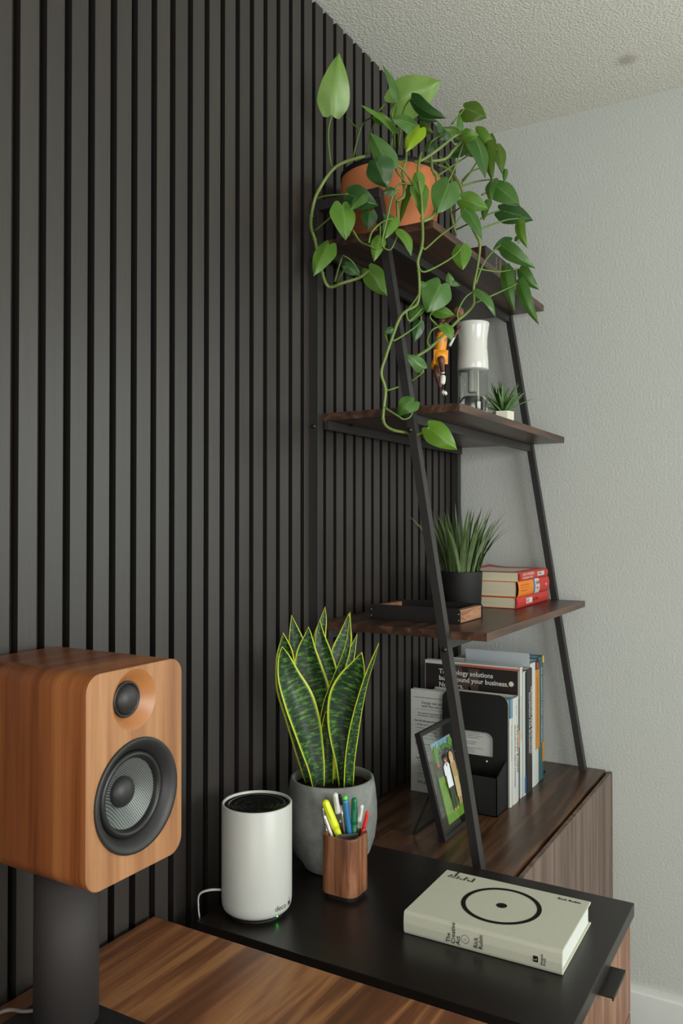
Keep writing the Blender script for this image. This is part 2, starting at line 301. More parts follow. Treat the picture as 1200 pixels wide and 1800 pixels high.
PLANT = {"L":[[0.073,-0.842,2.147,0.097,-0.853,2.265,0.058,8,0.12,0],[0.167,-0.742,2.192,0.259,-0.712,2.228,0.073,10,0.18,0],[0.199,-0.792,2.168,0.182,-0.826,2.228,0.019,45,0.15,2],[0.217,-0.77,2.178,0.284,-0.742,2.131,0.02,50,0.35,3],[0.199,-0.791,2.109,0.154,-0.864,2.138,0.023,55,0.1,1],[0.238,-0.792,2.104,0.205,-0.834,2.111,0.036,20,0.2,2],[0.249,-0.797,2.097,0.229,-0.819,2.046,0.03,20,0.15,4.5],[0.214,-0.85,2.003,0.177,-0.873,2.076,0.038,-15,0.12,2],[0.193,-0.874,2.013,0.206,-0.855,1.967,0.048,20,0.15,3],[0.131,-0.875,1.963,0.186,-0.855,1.936,0.04,15,0.25,3],[0.172,-0.886,1.95,0.147,-0.9,1.92,0.022,30,0.1,2],[0.125,-0.89,1.937,0.136,-0.894,1.866,0.044,-15,0.18,1],[0.163,-0.845,1.932,0.159,-0.847,1.896,0.029,0,0.1,3],[0.22,-0.846,1.901,0.197,-0.859,1.918,0.015,20,0.1,3],[0.22,-0.857,1.904,0.21,-0.874,1.861,0.026,15,0.15,1],[0.198,-0.869,1.871,0.192,-0.884,1.818,0.025,10,0.12,1],[0.231,-0.851,1.884,0.259,-0.857,1.826,0.022,-30,0.25,1],[0.31,-0.794,1.976,0.292,-0.815,1.913,0.051,0,0.1,2],[0.257,-0.825,1.997,0.262,-0.822,1.948,0.022,10,0.1,1],[0.242,-0.811,1.98,0.26,-0.811,1.914,0.017,-40,0.1,0],[0.258,-0.813,1.976,0.265,-0.819,1.908,0.024,30,0.1,1],[0.229,-0.807,1.984,0.213,-0.815,1.908,0.013,50,0.05,4],[0.216,-0.849,1.962,0.198,-0.859,1.958,0.017,10,0.1,3],[0.077,-0.859,1.877,0.055,-0.883,1.811,0.038,15,0.15,1],[0.1,-0.833,1.839,0.126,-0.818,1.817,0.022,0,0.2,3],[0.127,-0.783,1.839,0.159,-0.764,1.784,0.04,10,0.12,1],[0.285,-0.65,2.191,0.328,-0.636,2.167,0.043,0,0.2,4],[0.292,-0.691,2.126,0.29,-0.693,2.16,0.014,20,0.1,2],[0.295,-0.689,2.116,0.269,-0.727,2.122,0.022,20,0.2,4],[0.304,-0.707,2.106,0.335,-0.701,2.102,0.021,30,0.25,1],[0.305,-0.638,2.142,0.346,-0.624,2.1,0.026,35,0.3,1],[0.315,-0.678,2.116,0.343,-0.683,2.02,0.037,-25,0.15,2.5],[0.331,-0.634,2.13,0.341,-0.638,2.027,0.024,35,0.15,4],[0.339,-0.605,2.122,0.352,-0.609,2.053,0.028,-10,0.2,4],[0.355,-0.596,2.068,0.353,-0.597,2.037,0.01,20,0.1,2],[0.282,-0.639,2.13,0.297,-0.63,2.093,0.041,0,0.1,4],[0.28,-0.652,2.108,0.256,-0.676,2.083,0.026,10,0.1,3],[0.336,-0.618,2.043,0.338,-0.639,1.985,0.02,40,0.3,2],[0.332,-0.597,2.037,0.384,-0.589,1.986,0.043,0,0.15,2],[0.328,-0.552,1.999,0.396,-0.536,1.97,0.042,0,0.15,3],[0.301,-0.707,1.977,0.351,-0.689,1.953,0.035,10,0.25,1],[0.336,-0.652,1.988,0.332,-0.665,1.939,0.016,40,0.2,2],[0.309,-0.713,1.954,0.347,-0.714,1.884,0.027,-10,0.2,2],[0.373,-0.561,1.97,0.394,-0.57,1.899,0.018,40,0.3,1],[0.349,-0.609,1.904,0.417,-0.591,1.848,0.03,20,0.35,2],[0.351,-0.55,1.928,0.317,-0.569,1.912,0.026,0,0.1,3],[0.359,-0.534,1.932,0.372,-0.526,1.95,0.015,0,0.1,3],[0.314,-0.744,1.866,0.32,-0.751,1.817,0.034,15,0.12,1],[0.347,-0.574,1.87,0.366,-0.573,1.767,0.024,30,0.2,2],[0.373,-0.559,1.864,0.412,-0.547,1.814,0.024,30,0.35,2],[0.38,-0.578,1.834,0.417,-0.566,1.734,0.023,30,0.35,2],[0.317,-0.672,1.798,0.356,-0.66,1.739,0.021,-30,0.3,2],[0.303,-0.819,1.774,0.283,-0.841,1.718,0.054,0,0.1,2],[0.304,-0.772,1.785,0.299,-0.775,1.81,0.015,0,0.1,2],[0.302,-0.773,1.79,0.32,-0.763,1.783,0.01,0,0.1,2],[0.274,-0.788,1.735,0.314,-0.777,1.723,0.023,10,0.2,1],[0.296,-0.787,1.704,0.312,-0.789,1.671,0.024,-25,0.35,1],[0.265,-0.816,1.617,0.24,-0.842,1.642,0.025,10,0.2,2],[0.265,-0.829,1.736,0.249,-0.849,1.7,0.021,25,0.2,2],[0.255,-0.811,1.709,0.245,-0.816,1.67,0.021,0,0.1,3],[0.265,-0.861,1.547,0.239,-0.876,1.519,0.032,20,0.75,2],[0.273,-0.809,1.502,0.324,-0.791,1.458,0.042,0,0.25,1.5],[0.213,-0.846,1.694,0.198,-0.855,1.685,0.012,0,0.1,3],[0.267,-0.839,1.774,0.281,-0.831,1.772,0.013,0,0.1,2],[0.192,-0.681,2.18,0.233,-0.668,2.169,0.011,20,0.15,3],[0.203,-0.697,2.159,0.233,-0.691,2.132,0.016,30,0.3,4],[0.252,-0.691,2.129,0.243,-0.697,2.156,0.013,20,0.1,2],[0.245,-0.649,2.155,0.228,-0.659,2.131,0.027,0,0.1,3],[0.222,-0.663,2.127,0.202,-0.674,2.109,0.024,0,0.1,3],[0.264,-0.661,2.124,0.284,-0.65,2.126,0.011,0,0.1,3],[0.146,-0.799,2.145,0.185,-0.788,2.129,0.018,30,0.2,1]],"V":[[0.0041,[[0.111,-0.773,2.081],[0.1,-0.825,2.054],[0.085,-0.845,2.038],[0.07,-0.854,2.019],[0.054,-0.862,1.99],[0.047,-0.866,1.971],[0.036,-0.861,1.942],[0.03,-0.852,1.922],[0.031,-0.84,1.902],[0.036,-0.837,1.873],[0.039,-0.823,1.835],[0.046,-0.819,1.812],[0.055,-0.813,1.806],[0.078,-0.811,1.811],[0.111,-0.793,1.823],[0.127,-0.783,1.838]]],[0.0034,[[0.234,-0.759,2.067],[0.25,-0.807,2.016],[0.259,-0.824,1.978],[0.263,-0.821,1.95],[0.264,-0.82,1.908],[0.269,-0.828,1.872],[0.271,-0.838,1.844],[0.265,-0.842,1.819],[0.266,-0.84,1.8],[0.267,-0.839,1.759],[0.262,-0.842,1.735],[0.25,-0.861,1.721],[0.238,-0.867,1.706],[0.229,-0.878,1.671],[0.22,-0.888,1.633],[0.212,-0.892,1.601],[0.219,-0.888,1.57],[0.216,-0.889,1.536],[0.215,-0.89,1.514],[0.215,-0.878,1.502],[0.214,-0.843,1.497],[0.221,-0.804,1.496],[0.246,-0.802,1.491],[0.273,-0.809,1.502]]],[0.0034,[[0.195,-0.747,2.088],[0.22,-0.801,2.038],[0.219,-0.813,2.009],[0.226,-0.82,1.962],[0.216,-0.826,1.95],[0.214,-0.827,1.942],[0.224,-0.843,1.897]]],[0.0036,[[0.231,-0.703,2.085],[0.261,-0.766,2.026],[0.27,-0.772,2.011],[0.277,-0.779,1.996],[0.277,-0.778,1.963],[0.279,-0.788,1.936],[0.276,-0.802,1.914],[0.266,-0.819,1.902]]],[0.0036,[[0.236,-0.677,2.072],[0.249,-0.646,2.069],[0.27,-0.645,2.038],[0.282,-0.649,2.006],[0.295,-0.652,1.972],[0.304,-0.659,1.947],[0.306,-0.657,1.93],[0.312,-0.654,1.916],[0.318,-0.65,1.897],[0.31,-0.642,1.858],[0.304,-0.645,1.824],[0.302,-0.646,1.805],[0.302,-0.646,1.777],[0.293,-0.662,1.755],[0.284,-0.69,1.734],[0.28,-0.739,1.701],[0.268,-0.791,1.662],[0.257,-0.82,1.643],[0.239,-0.819,1.634]]],[0.003,[[0.238,-0.676,2.09],[0.251,-0.645,2.069],[0.25,-0.644,2.02],[0.25,-0.644,1.989],[0.254,-0.641,1.959],[0.257,-0.628,1.934]]],[0.004,[[0.226,-0.728,2.063],[0.258,-0.698,2.071],[0.277,-0.688,2.092],[0.299,-0.687,2.11]]],[0.0036,[[0.226,-0.775,2.044],[0.241,-0.766,2.048],[0.263,-0.73,2.081],[0.286,-0.706,2.11],[0.302,-0.696,2.113]]]],"P":[[[0.073,-0.842,2.147],[0.067,-0.845,2.116],[0.068,-0.844,2.079],[0.072,-0.842,2.046],[0.083,-0.847,2.035]],[[0.05,-0.864,1.974],[0.08,-0.87,1.972],[0.131,-0.875,1.963]],[[0.035,-0.849,1.914],[0.094,-0.873,1.929],[0.125,-0.89,1.936]],[[0.061,-0.81,1.817],[0.078,-0.812,1.861],[0.088,-0.818,1.864],[0.103,-0.809,1.852],[0.111,-0.793,1.832]],[[0.07,-0.816,1.812],[0.1,-0.833,1.835]],[[0.219,-0.802,2.038],[0.211,-0.829,2.015],[0.228,-0.819,1.986],[0.229,-0.807,1.984]],[[0.216,-0.849,2.014],[0.228,-0.831,2.007],[0.237,-0.814,1.988],[0.242,-0.811,1.98]],[[0.258,-0.813,1.976],[0.242,-0.822,1.978],[0.224,-0.833,1.979],[0.215,-0.838,1.969],[0.216,-0.837,1.949],[0.217,-0.825,1.949]],[[0.274,-0.837,1.844],[0.274,-0.825,1.846],[0.286,-0.784,1.881],[0.297,-0.732,1.919],[0.309,-0.713,1.954]],[[0.266,-0.84,1.807],[0.276,-0.835,1.798],[0.296,-0.789,1.825],[0.31,-0.758,1.849],[0.314,-0.744,1.866]],[[0.25,-0.861,1.721],[0.257,-0.845,1.739],[0.268,-0.839,1.759]],[[0.25,-0.86,1.719],[0.25,-0.86,1.713],[0.255,-0.857,1.702],[0.269,-0.838,1.725],[0.274,-0.835,1.729]],[[0.229,-0.878,1.671],[0.231,-0.871,1.665],[0.257,-0.821,1.703],[0.261,-0.819,1.72]],[[0.215,-0.89,1.537],[0.244,-0.884,1.518],[0.253,-0.879,1.512],[0.264,-0.872,1.518],[0.265,-0.861,1.54]],[[0.22,-0.887,1.567],[0.236,-0.867,1.576]],[[0.239,-0.819,1.593],[0.261,-0.818,1.607],[0.264,-0.816,1.615]],[[0.2,-0.854,1.684],[0.215,-0.868,1.661],[0.225,-0.88,1.658]],[[0.27,-0.772,2.011],[0.271,-0.76,2.012],[0.282,-0.696,2.057],[0.293,-0.644,2.094]],[[0.269,-0.682,2.149],[0.278,-0.665,2.172],[0.285,-0.65,2.191]],[[0.268,-0.704,2.017],[0.284,-0.695,2.057],[0.299,-0.687,2.106]],[[0.271,-0.644,2.034],[0.287,-0.646,2.046],[0.316,-0.653,2.075],[0.322,-0.65,2.097]],[[0.275,-0.642,2.043],[0.298,-0.64,2.06],[0.327,-0.624,2.071],[0.338,-0.606,2.095]],[[0.271,-0.644,2.031],[0.305,-0.625,2.042],[0.336,-0.618,2.042]],[[0.307,-0.611,2.017],[0.324,-0.602,2.026],[0.332,-0.597,2.037]],[[0.253,-0.642,1.978],[0.271,-0.655,1.979],[0.299,-0.685,1.975],[0.301,-0.707,1.977]],[[0.256,-0.629,1.946],[0.278,-0.639,1.947],[0.304,-0.659,1.944]],[[0.313,-0.63,1.959],[0.317,-0.593,1.98],[0.328,-0.552,1.999]],[[0.311,-0.654,1.925],[0.322,-0.636,1.937],[0.351,-0.585,1.963],[0.373,-0.561,1.97]],[[0.306,-0.644,1.817],[0.319,-0.637,1.858],[0.336,-0.628,1.884],[0.349,-0.609,1.903]],[[0.311,-0.642,1.85],[0.337,-0.603,1.85],[0.352,-0.583,1.855],[0.373,-0.559,1.863]],[[0.302,-0.646,1.777],[0.339,-0.624,1.796],[0.372,-0.582,1.823],[0.381,-0.577,1.833]],[[0.285,-0.689,1.736],[0.284,-0.69,1.75],[0.291,-0.687,1.769],[0.301,-0.681,1.785],[0.317,-0.672,1.797]],[[0.268,-0.791,1.662],[0.267,-0.803,1.672],[0.28,-0.808,1.692],[0.296,-0.787,1.703]],[[0.282,-0.772,1.701],[0.272,-0.801,1.718],[0.274,-0.788,1.734]],[[0.128,-0.741,2.185],[0.148,-0.741,2.2],[0.167,-0.742,2.192]],[[0.15,-0.727,2.106],[0.163,-0.743,2.147],[0.17,-0.762,2.16],[0.167,-0.742,2.192]],[[0.152,-0.715,2.11],[0.174,-0.76,2.143],[0.194,-0.784,2.165]],[[0.159,-0.71,2.11],[0.19,-0.751,2.165],[0.217,-0.77,2.177]],[[0.052,-0.715,2.116],[0.068,-0.718,2.164],[0.088,-0.729,2.179],[0.142,-0.791,2.148]],[[0.086,-0.718,2.112],[0.115,-0.748,2.145],[0.145,-0.789,2.143]],[[0.069,-0.717,2.169],[0.051,-0.716,2.188],[0.039,-0.724,2.204]],[[0.215,-0.689,2.099],[0.231,-0.703,2.111],[0.246,-0.695,2.123],[0.253,-0.69,2.128]],[[0.182,-0.731,2.097],[0.211,-0.784,2.095],[0.238,-0.792,2.104]],[[0.195,-0.724,2.094],[0.234,-0.77,2.095],[0.249,-0.797,2.097]],[[0.191,-0.874,1.887],[0.198,-0.87,1.891],[0.198,-0.869,1.871]],[[0.234,-0.862,1.954],[0.228,-0.876,1.939],[0.219,-0.881,1.896],[0.209,-0.88,1.86],[0.208,-0.875,1.846],[0.218,-0.869,1.84],[0.225,-0.865,1.85],[0.231,-0.85,1.884]],[[0.148,-0.887,1.885],[0.16,-0.88,1.863],[0.182,-0.885,1.85],[0.195,-0.882,1.843],[0.206,-0.876,1.848]],[[0.189,-0.898,1.85],[0.19,-0.891,1.87],[0.199,-0.881,1.887],[0.212,-0.873,1.897],[0.22,-0.857,1.904]]],"S":[[0,[[0.116,-0.949,0.82,0.021],[0.112,-0.95,0.867,0.03],[0.11,-0.951,0.92,0.043],[0.106,-0.952,0.968,0.056],[0.099,-0.955,1.005,0.062],[0.092,-0.958,1.037,0.056],[0.088,-0.959,1.072,0.04],[0.09,-0.957,1.104,0.015],[0.09,-0.956,1.121,0.0]]],[25,[[0.124,-0.973,0.824,0.021],[0.122,-0.978,0.865,0.031],[0.116,-0.985,0.908,0.043],[0.109,-0.993,0.95,0.052],[0.099,-1.003,0.993,0.054],[0.085,-1.014,1.035,0.041],[0.079,-1.022,1.072,0.021],[0.078,-1.026,1.092,0.0]]],[-10,[[0.102,-0.962,0.822,0.019],[0.09,-0.969,0.879,0.03],[0.073,-0.979,0.954,0.036],[0.061,-0.986,1.007,0.04],[0.058,-0.987,1.055,0.036],[0.057,-0.987,1.081,0.026],[0.054,-0.988,1.111,0.0]]],[10,[[0.101,-0.937,0.815,0.018],[0.091,-0.936,0.904,0.029],[0.074,-0.939,0.989,0.037],[0.061,-0.94,1.054,0.04],[0.051,-0.939,1.091,0.029],[0.04,-0.939,1.139,0.0]]],[-5,[[0.123,-0.935,0.818,0.017],[0.121,-0.932,0.885,0.024],[0.12,-0.93,0.971,0.033],[0.116,-0.928,1.024,0.039],[0.107,-0.93,1.067,0.033],[0.1,-0.931,1.104,0.017],[0.098,-0.928,1.133,0.0]]],[10,[[0.11,-0.926,0.813,0.015],[0.105,-0.922,0.957,0.02],[0.094,-0.921,1.054,0.027],[0.09,-0.915,1.096,0.024],[0.092,-0.905,1.129,0.013],[0.091,-0.897,1.154,0.0]]],[0,[[0.127,-0.916,0.813,0.015],[0.124,-0.911,0.924,0.024],[0.122,-0.904,1.01,0.035],[0.125,-0.894,1.063,0.04],[0.129,-0.883,1.101,0.024],[0.131,-0.874,1.141,0.0]]],[15,[[0.137,-0.916,0.815,0.011],[0.135,-0.909,0.947,0.018],[0.138,-0.899,1.021,0.02],[0.144,-0.887,1.064,0.015],[0.15,-0.874,1.102,0.0]]],[0,[[0.128,-0.952,0.821,0.015],[0.123,-0.956,0.913,0.014],[0.127,-0.955,0.966,0.015],[0.139,-0.948,1.008,0.016],[0.154,-0.94,1.051,0.015],[0.165,-0.935,1.093,0.01],[0.168,-0.934,1.152,0.0]]],[0,[[0.168,-0.953,0.828,0.021],[0.168,-0.957,0.877,0.031],[0.166,-0.963,0.92,0.041],[0.168,-0.967,0.96,0.051],[0.176,-0.967,1.0,0.058],[0.189,-0.964,1.032,0.049],[0.199,-0.962,1.056,0.029],[0.208,-0.961,1.083,0.0]]],[30,[[0.177,-0.955,0.83,0.018],[0.182,-0.959,0.88,0.019],[0.191,-0.961,0.933,0.019],[0.202,-0.962,0.981,0.015],[0.215,-0.961,1.029,0.01],[0.229,-0.96,1.067,0.007],[0.242,-0.959,1.102,0.0]]],[0,[[0.133,-0.954,0.825,0.017],[0.133,-0.957,0.883,0.023],[0.133,-0.959,0.925,0.023],[0.133,-0.961,0.955,0.011],[0.133,-0.963,0.968,0.0]]],[0,[[0.136,-0.927,0.818,0.013],[0.143,-0.918,0.95,0.015],[0.145,-0.911,1.013,0.015],[0.143,-0.907,1.036,0.009],[0.14,-0.902,1.055,0.0]]]],"F":{"pelvis":[0.214,-0.625,1.6718],"waist":[0.218,-0.625,1.6962],"chest":[0.2216,-0.627,1.7201],"neck":[0.2221,-0.625,1.739],"head":[0.2208,-0.625,1.7528],"rsh":[0.2292,-0.62,1.733],"relb":[0.2402,-0.605,1.7223],"rhand":[0.2481,-0.595,1.7408],"lsh":[0.2157,-0.635,1.7291],"lelb":[0.2477,-0.645,1.7525],"lhand":[0.2646,-0.645,1.7589],"rhip":[0.2171,-0.623,1.6694],"rknee":[0.2301,-0.65,1.6696],"rank":[0.2284,-0.637,1.639],"rtoe":[0.2279,-0.639,1.6142],"lhip":[0.2108,-0.627,1.6669],"lknee":[0.2112,-0.631,1.6427],"lank":[0.2192,-0.625,1.6071],"ltoe":[0.225,-0.62,1.59],"rod":[0.2271,-0.625,1.5793],"short_l":[0.2019,-0.625,1.6569],"shoe":[0.2277,-0.62,1.5997]}}
# ================================================================== the room
wl = struct('wall_left', B().box(-.12, -.0225, -4.4, 0, 0, 2.445), 'wall')
link('felt_backing', B().box(-.0222, -.014, -4.4, -.0005, 0, 2.432).mesh('felt_backing', ['felt']), wl)
me = B().box(-.0139, 0, 0, .0306, 0.0, 2.434)
me.m = [1, 0, 1, 1, 1, 1]; me.m = [1, 0, 1, 1, 1, 1]
sl = me.mesh('slat', ['slat', 'slat_edge'])
for p in sl.polygons: p.material_index = 0 if p.normal.x > .9 or (p.normal.x == 0 and False) else 1
sl.update()
for p in sl.polygons: p.material_index = 0 if p.center.x > -.0005 else 1
for n in range(-40, 35):
    o = bpy.data.objects.new('slat', sl); COL.objects.link(o); o.location = (0, -1.5377+.0441*n, 0); o.parent = wl
struct('wall_back', B().box(-.12, 1.2, 0, .1, 0, 2.445).box(2.24, 3.5, 0, .1, 0, 2.445).box(1.2, 2.24, 0, .1, 0, .93).box(1.2, 2.24, 0, .1, 2.07, 2.445), 'wall')
b = B()
for x in (1.2, 1.70, 2.20): b.box(x, x+.04, .02, .05, .93, 2.07)
for z in (.93, 2.03): b.box(1.2, 2.24, .02, .05, z, z+.04)
struct('window_2', b, 'white_plastic')
struct('ceiling', B().box(-.12, 3.5, -4.4, .1, 2.445, 2.55), 'ceiling')
fl = struct('floor', B().box(-.12, 3.5, -4.4, .1, -.08, -.012), 'soil')
pk = B().box(0, 1.196, 0, .176, -.012, 0, bev=.0015).mesh('plank', ['floor_wood'])
for j in range(25):
    for i in range(4):
        x = -.5+1.2*i-(.43*j) % 1.2+.35
        if x+1.196 > 3.5 or x < -.1: continue
        o = bpy.data.objects.new('plank', pk); COL.objects.link(o); o.location = (x, -.19-.18*j, 0); o.parent = fl
b = B().box(.46, 3.4, -.014, -.0002, 0, .088).box(.46, 3.4, -.0095, -.0002, .088, .104)
struct('baseboard_back', b, 'trim_paint')
# right wall with the window opening the daylight comes through
b = B().box(3.4, 3.5, -4.4, -2.9, 0, 2.445).box(3.4, 3.5, -.9, 0, 0, 2.445).box(3.4, 3.5, -2.9, -.9, 0, .9).box(3.4, 3.5, -2.9, -.9, 2.1, 2.445)
struct('wall_right', b, 'wall')
b = B()
for y in (-2.9, -1.92, -.94): b.box(3.38, 3.41, y, y+.04, .9, 2.1)
for z in (.9, 2.06): b.box(3.38, 3.41, -2.9, -.9, z, z+.04)
struct('window_1', b, 'white_plastic')

# ================================================================== low walnut cabinet under the shelf
t = thing('low_cabinet', 'long dark walnut cabinet with flat doors against the slat wall, carrying the ladder shelf', 'cabinet', (.22, -.41, 0))
B().box(.001, .425, -.818, -.002, .637, .655, bev=.001).part('top_panel', ['cab_wood'], t)
B().box(.001, .42, -.816, -.004, .05, .6365).part('carcass', ['cab_door'], t)
B().box(.02, .40, -.80, -.02, 0, .05).part('plinth', ['matte_black'], t)
for y0, y1 in ((-.776, -.3795), (-.3765, -.003)):
    B().box(.433, .443, y0, y1, .055, .653, bev=.001).part('door', ['cab_door'], t)
B().box(.4205, .4328, -.78, -.004, .06, .62).part('finger_groove', ['matte_black'], t)

# ================================================================== drawer pedestal with black top
t = thing('drawer_pedestal', 'walnut drawer unit with a thick black top, between desk and ladder shelf', 'drawer unit', (.36, -1.035, 0))
B().box(.061, .6545, -1.245, -.825, .658, .680, bev=.0012).part('black_top', ['blacktop'], t)
B().box(.075, .635, -1.235, -.836, .04, .6575).part('carcass', ['drawer_wood'], t)
B().box(.09, .62, -1.22, -.85, 0, .04).part('plinth', ['matte_black'], t)
for z0, z1 in ((.505, .654), (.29, .501), (.05, .286)):
    d = B().box(.636, .650, -1.234, -.837, z0, z1, bev=.001).part('drawer', ['drawer_wood'], t)
    B().box(.6502, .673, -1.0725, -.989, z1-.0065, z1-.0045).box(.671, .673, -1.0725, -.989, z1-.0095, z1-.0065).part('handle', ['black_metal'], d)

# ================================================================== walnut desk
t = thing('walnut_desk', 'walnut-topped desk with bold flowing grain, in front of the slat wall', 'desk', (.42, -2.0, 0))
B().box(.012, .80, -2.75, -1.289, .668, .695, bev=.002).part('desktop', ['desk_wood'], t)
for y in (-2.6, -1.45):
    B().box(.36, .44, y-.04, y+.04, .03, .667).part('leg', ['black_metal'], t)
    B().box(.08, .74, y-.035, y+.035, 0, .03).part('foot', ['black_metal'], t)

# ================================================================== ladder shelf
t = thing('ladder_shelf', 'leaning black metal ladder shelf with three dark walnut boards, stands on the low cabinet', 'shelf', (.2, -.42, .655))
def legx(z): return .3785+(.1645-.3785)*(z-.6744)/(1.991-.6744)
YN, YF = -.801, -.034
for y in (YN, YF):
    z0 = .6555
    # front leg in two lengths that slot together below the lowest board
    for (za, zb, inn) in ((z0, 1.088, 0), (1.088, 1.972, .0012)):
        dx = .0165; w2 = .011-inn; b = B()
        v = [(legx(z)-q, y+j*w2, z) for z in (za, zb) for q, j in ((0, -1), (dx, -1), (dx, 1), (0, 1))]
        b.add(v, [(0, 1, 2, 3), (7, 6, 5, 4), (0, 4, 5, 1), (1, 5, 6, 2), (2, 6, 7, 3), (3, 7, 4, 0)])
        b.part('leg', ['post_metal'], t)
    B().box(.0005, .0215, y-.011, y+.011, z0, 1.993, bev=.0008).part('post', ['post_metal'], t)
    B().box(.022, legx(1.99)+.001, y-.011, y+.011, 1.9725, 1.993, bev=.0008).part('side_rail', ['post_metal'], t)
    sg = -1 if y == YN else 1
    for x, z in ((.010, 1.52), (.010, 1.87), (.010, 1.08), (legx(1.075)-.008, 1.075), (legx(1.52)-.008, 1.505 if y == YF else 1.50)):
        if y == YN or x > .1: B().lathe([(0, sg*.0135), (.0045, sg*.0135), (.0055, sg*.011)][::1], (x, y, z), 'Y', 12).part('bolt', ['screw'], t)
for z, xf in ((1.914, .274), (1.549, .329), (1.109, .383)):
    B().box(.003, xf, -.789, -.045, z-.016, z, bev=.0006).part('shelf_board', ['shelf_wood'], t)
    for x0 in (.0225, legx(z-.03)-.0175):
        B().box(x0, x0+.013 if x0 > .1 else x0+.012, -.7895, -.0455, z-.0345, z-.0165, bev=.0006).part('cross_rail', ['post_metal'], t)
    for x0 in (.0285, legx(z-.03)-.024):
        for y in (-.70, -.13): B().lathe([(0, -.0195), (.0042, -.0195), (.0055, -.0165)], (x0+.012 if x0 < .1 else x0, y, z), 'Z', 10).part('bolt', ['screw'], t)

# ================================================================== loudspeaker on its stand
sx, sy, sz = .225, -1.546, 1.025
t = thing('bookshelf_speaker', 'walnut bookshelf loudspeaker with black woofer and small dome tweeter, on a pole stand', 'speaker', (.12, sy, .902))
W_, H_, D_ = .158, .245, .21
ol = rrect(W_, H_, .021, 8); n = len(ol); b = B()
xs = [sx-D_, sx-D_+.002, sx-.0016]; ins = [.002, 0, 0]
v = []
for x, i in zip(xs, ins): v += [(x, sy+p*(1-i/W_*2), sz+q*(1-i/H_*2)) for p, q in ol]
f = [(i*n+k, i*n+(k+1) % n, (i+1)*n+(k+1) % n, (i+1)*n+k) for i in range(2) for k in range(n)]
b.add(v, f, 0, True); b.add([v[k] for k in range(n)], [tuple(range(n))[::-1]], 0)
b.part('cabinet_shell', ['speaker_side'], t)
bm = bmesh.new(); edges = []
def loop(pts):
    vs = [bm.verts.new(p) for p in pts]; return [bm.edges.new((vs[i], vs[(i+1) % len(vs)])) for i in range(len(vs))]
wy, wz, ty, tz = sy-.0005, .9945, sy-.0045, 1.1085
edges += loop([(sx, sy+p*.992, sz+q*.995) for p, q in ol])
edges += loop([(sx, wy+.0665*math.cos(a*math.pi/24), wz+.0665*math.sin(a*math.pi/24)) for a in range(48)])
edges += loop([(sx, ty+.036*math.cos(a*math.pi/20), tz+.036*math.sin(a*math.pi/20)) for a in range(40)])
bmesh.ops.triangle_fill(bm, edges=edges, use_beauty=True)
bm.verts.index_update(); b = B().add([q.co.copy() for q in bm.verts], [[q.index for q in f.verts] for f in bm.faces]); bm.free()
v = [(x, sy+p*i, sz+q*j) for x, i, j in ((sx-.0015, 1, 1), (sx-.0006, 1, 1), (sx, .992, .995)) for p, q in ol]
b.add(v, [(i*n+k, i*n+(k+1) % n, (i+1)*n+(k+1) % n, (i+1)*n+k) for i in range(2) for k in range(n)], 0, False)
b.part('front_baffle', ['baffle'], t)
wv = B()   # waveguide: offset funnel from the baffle down to the dome
pr_ = [(.036, 0, 0), (.034, -.001, 0), (.028, -.005, -.0015), (.024, -.009, -.003), (.0215, -.011, -.004)]
v = [(sx+h, ty+o+r*math.cos(a*math.pi/20), tz+r*math.sin(a*math.pi/20)) for r, h, o in pr_ for a in range(40)]
wv.add(v, [(i*40+k, i*40+(k+1) % 40, (i+1)*40+(k+1) % 40, (i+1)*40+k) for i in range(4) for k in range(40)], 0, True)
wv.part('waveguide', ['waveguide'], t)
tw = B().lathe([(.0218, -.012), (.0218, -.009), (.0205, -.0075), (.019, -.008), (.0175, -.0095)], (sx, ty-.004, tz), 'X', 36).part('tweeter', ['rubber'], t)
B().lathe([(.0176, -.010)]+[(.0172*math.cos(a), -.010+.0105*math.sin(a)) for a in [k*math.pi/20 for k in range(11)]], (sx, ty-.004, tz), 'X', 36).part('dome', ['flange'], tw)
wf = B().lathe([(.0665, -.002), (.0678, .0015), (.067, .0035), (.064, .0035), (.059, .0005), (.055, -.004), (.052, -.009), (.051, -.011)], (sx, wy, wz), 'X', 56).part('woofer', ['flange'], t)
B().lathe([(.051, -.012)]+[(.0465+.0045*math.cos(a), -.011+.0058*math.sin(a)) for a in [k*math.pi/8 for k in range(9)]]+[(.041, -.013)], (sx, wy, wz), 'X', 56).part('surround', ['rubber'], wf)
B().lathe([(.0415, -.0125), (.040, -.013), (.017, -.026)], (sx, wy, wz), 'X', 56).part('cone', ['cone'], wf)
B().lathe([(.0185*math.cos(a), -.025+.012*math.sin(a)) for a in [k*math.pi/20 for k in range(11)]], (sx, wy, wz), 'X', 36).part('dust_cap', ['flange'], wf)

t = thing('speaker_stand', 'dark charcoal tubular stand holding the loudspeaker above the desk', 'stand', (.12, -1.556, .695))
B().lathe([(0, .703), (.039, .703), (.039, .893), (0, .893)], (.117, -1.556, 0), 'Z', 48, smooth=True).part('pole', ['pole'], t)
B().box(.055, .235, -1.70, -1.513, .6955, .703, bev=.0015).part('base_plate', ['black_metal'], t)
B().box(.085, .155, -1.59, -1.52, .893, .9015, bev=.001).part('top_plate', ['black_metal'], t)
solo('speaker_cable', B().tube([(.03, -1.75, .6980), (.022, -1.66, .6978), (.026, -1.60, .6990), (.040, -1.586, .7050), (.05, -1.580, .7062), (.062, -1.576, .7058), (.0745, -1.566, .7058)], .0026, sub=5).mesh('speaker_cable', ['cable_brown']),
     'grey-brown cable curving over the desk at the foot of the speaker stand', 'cable')

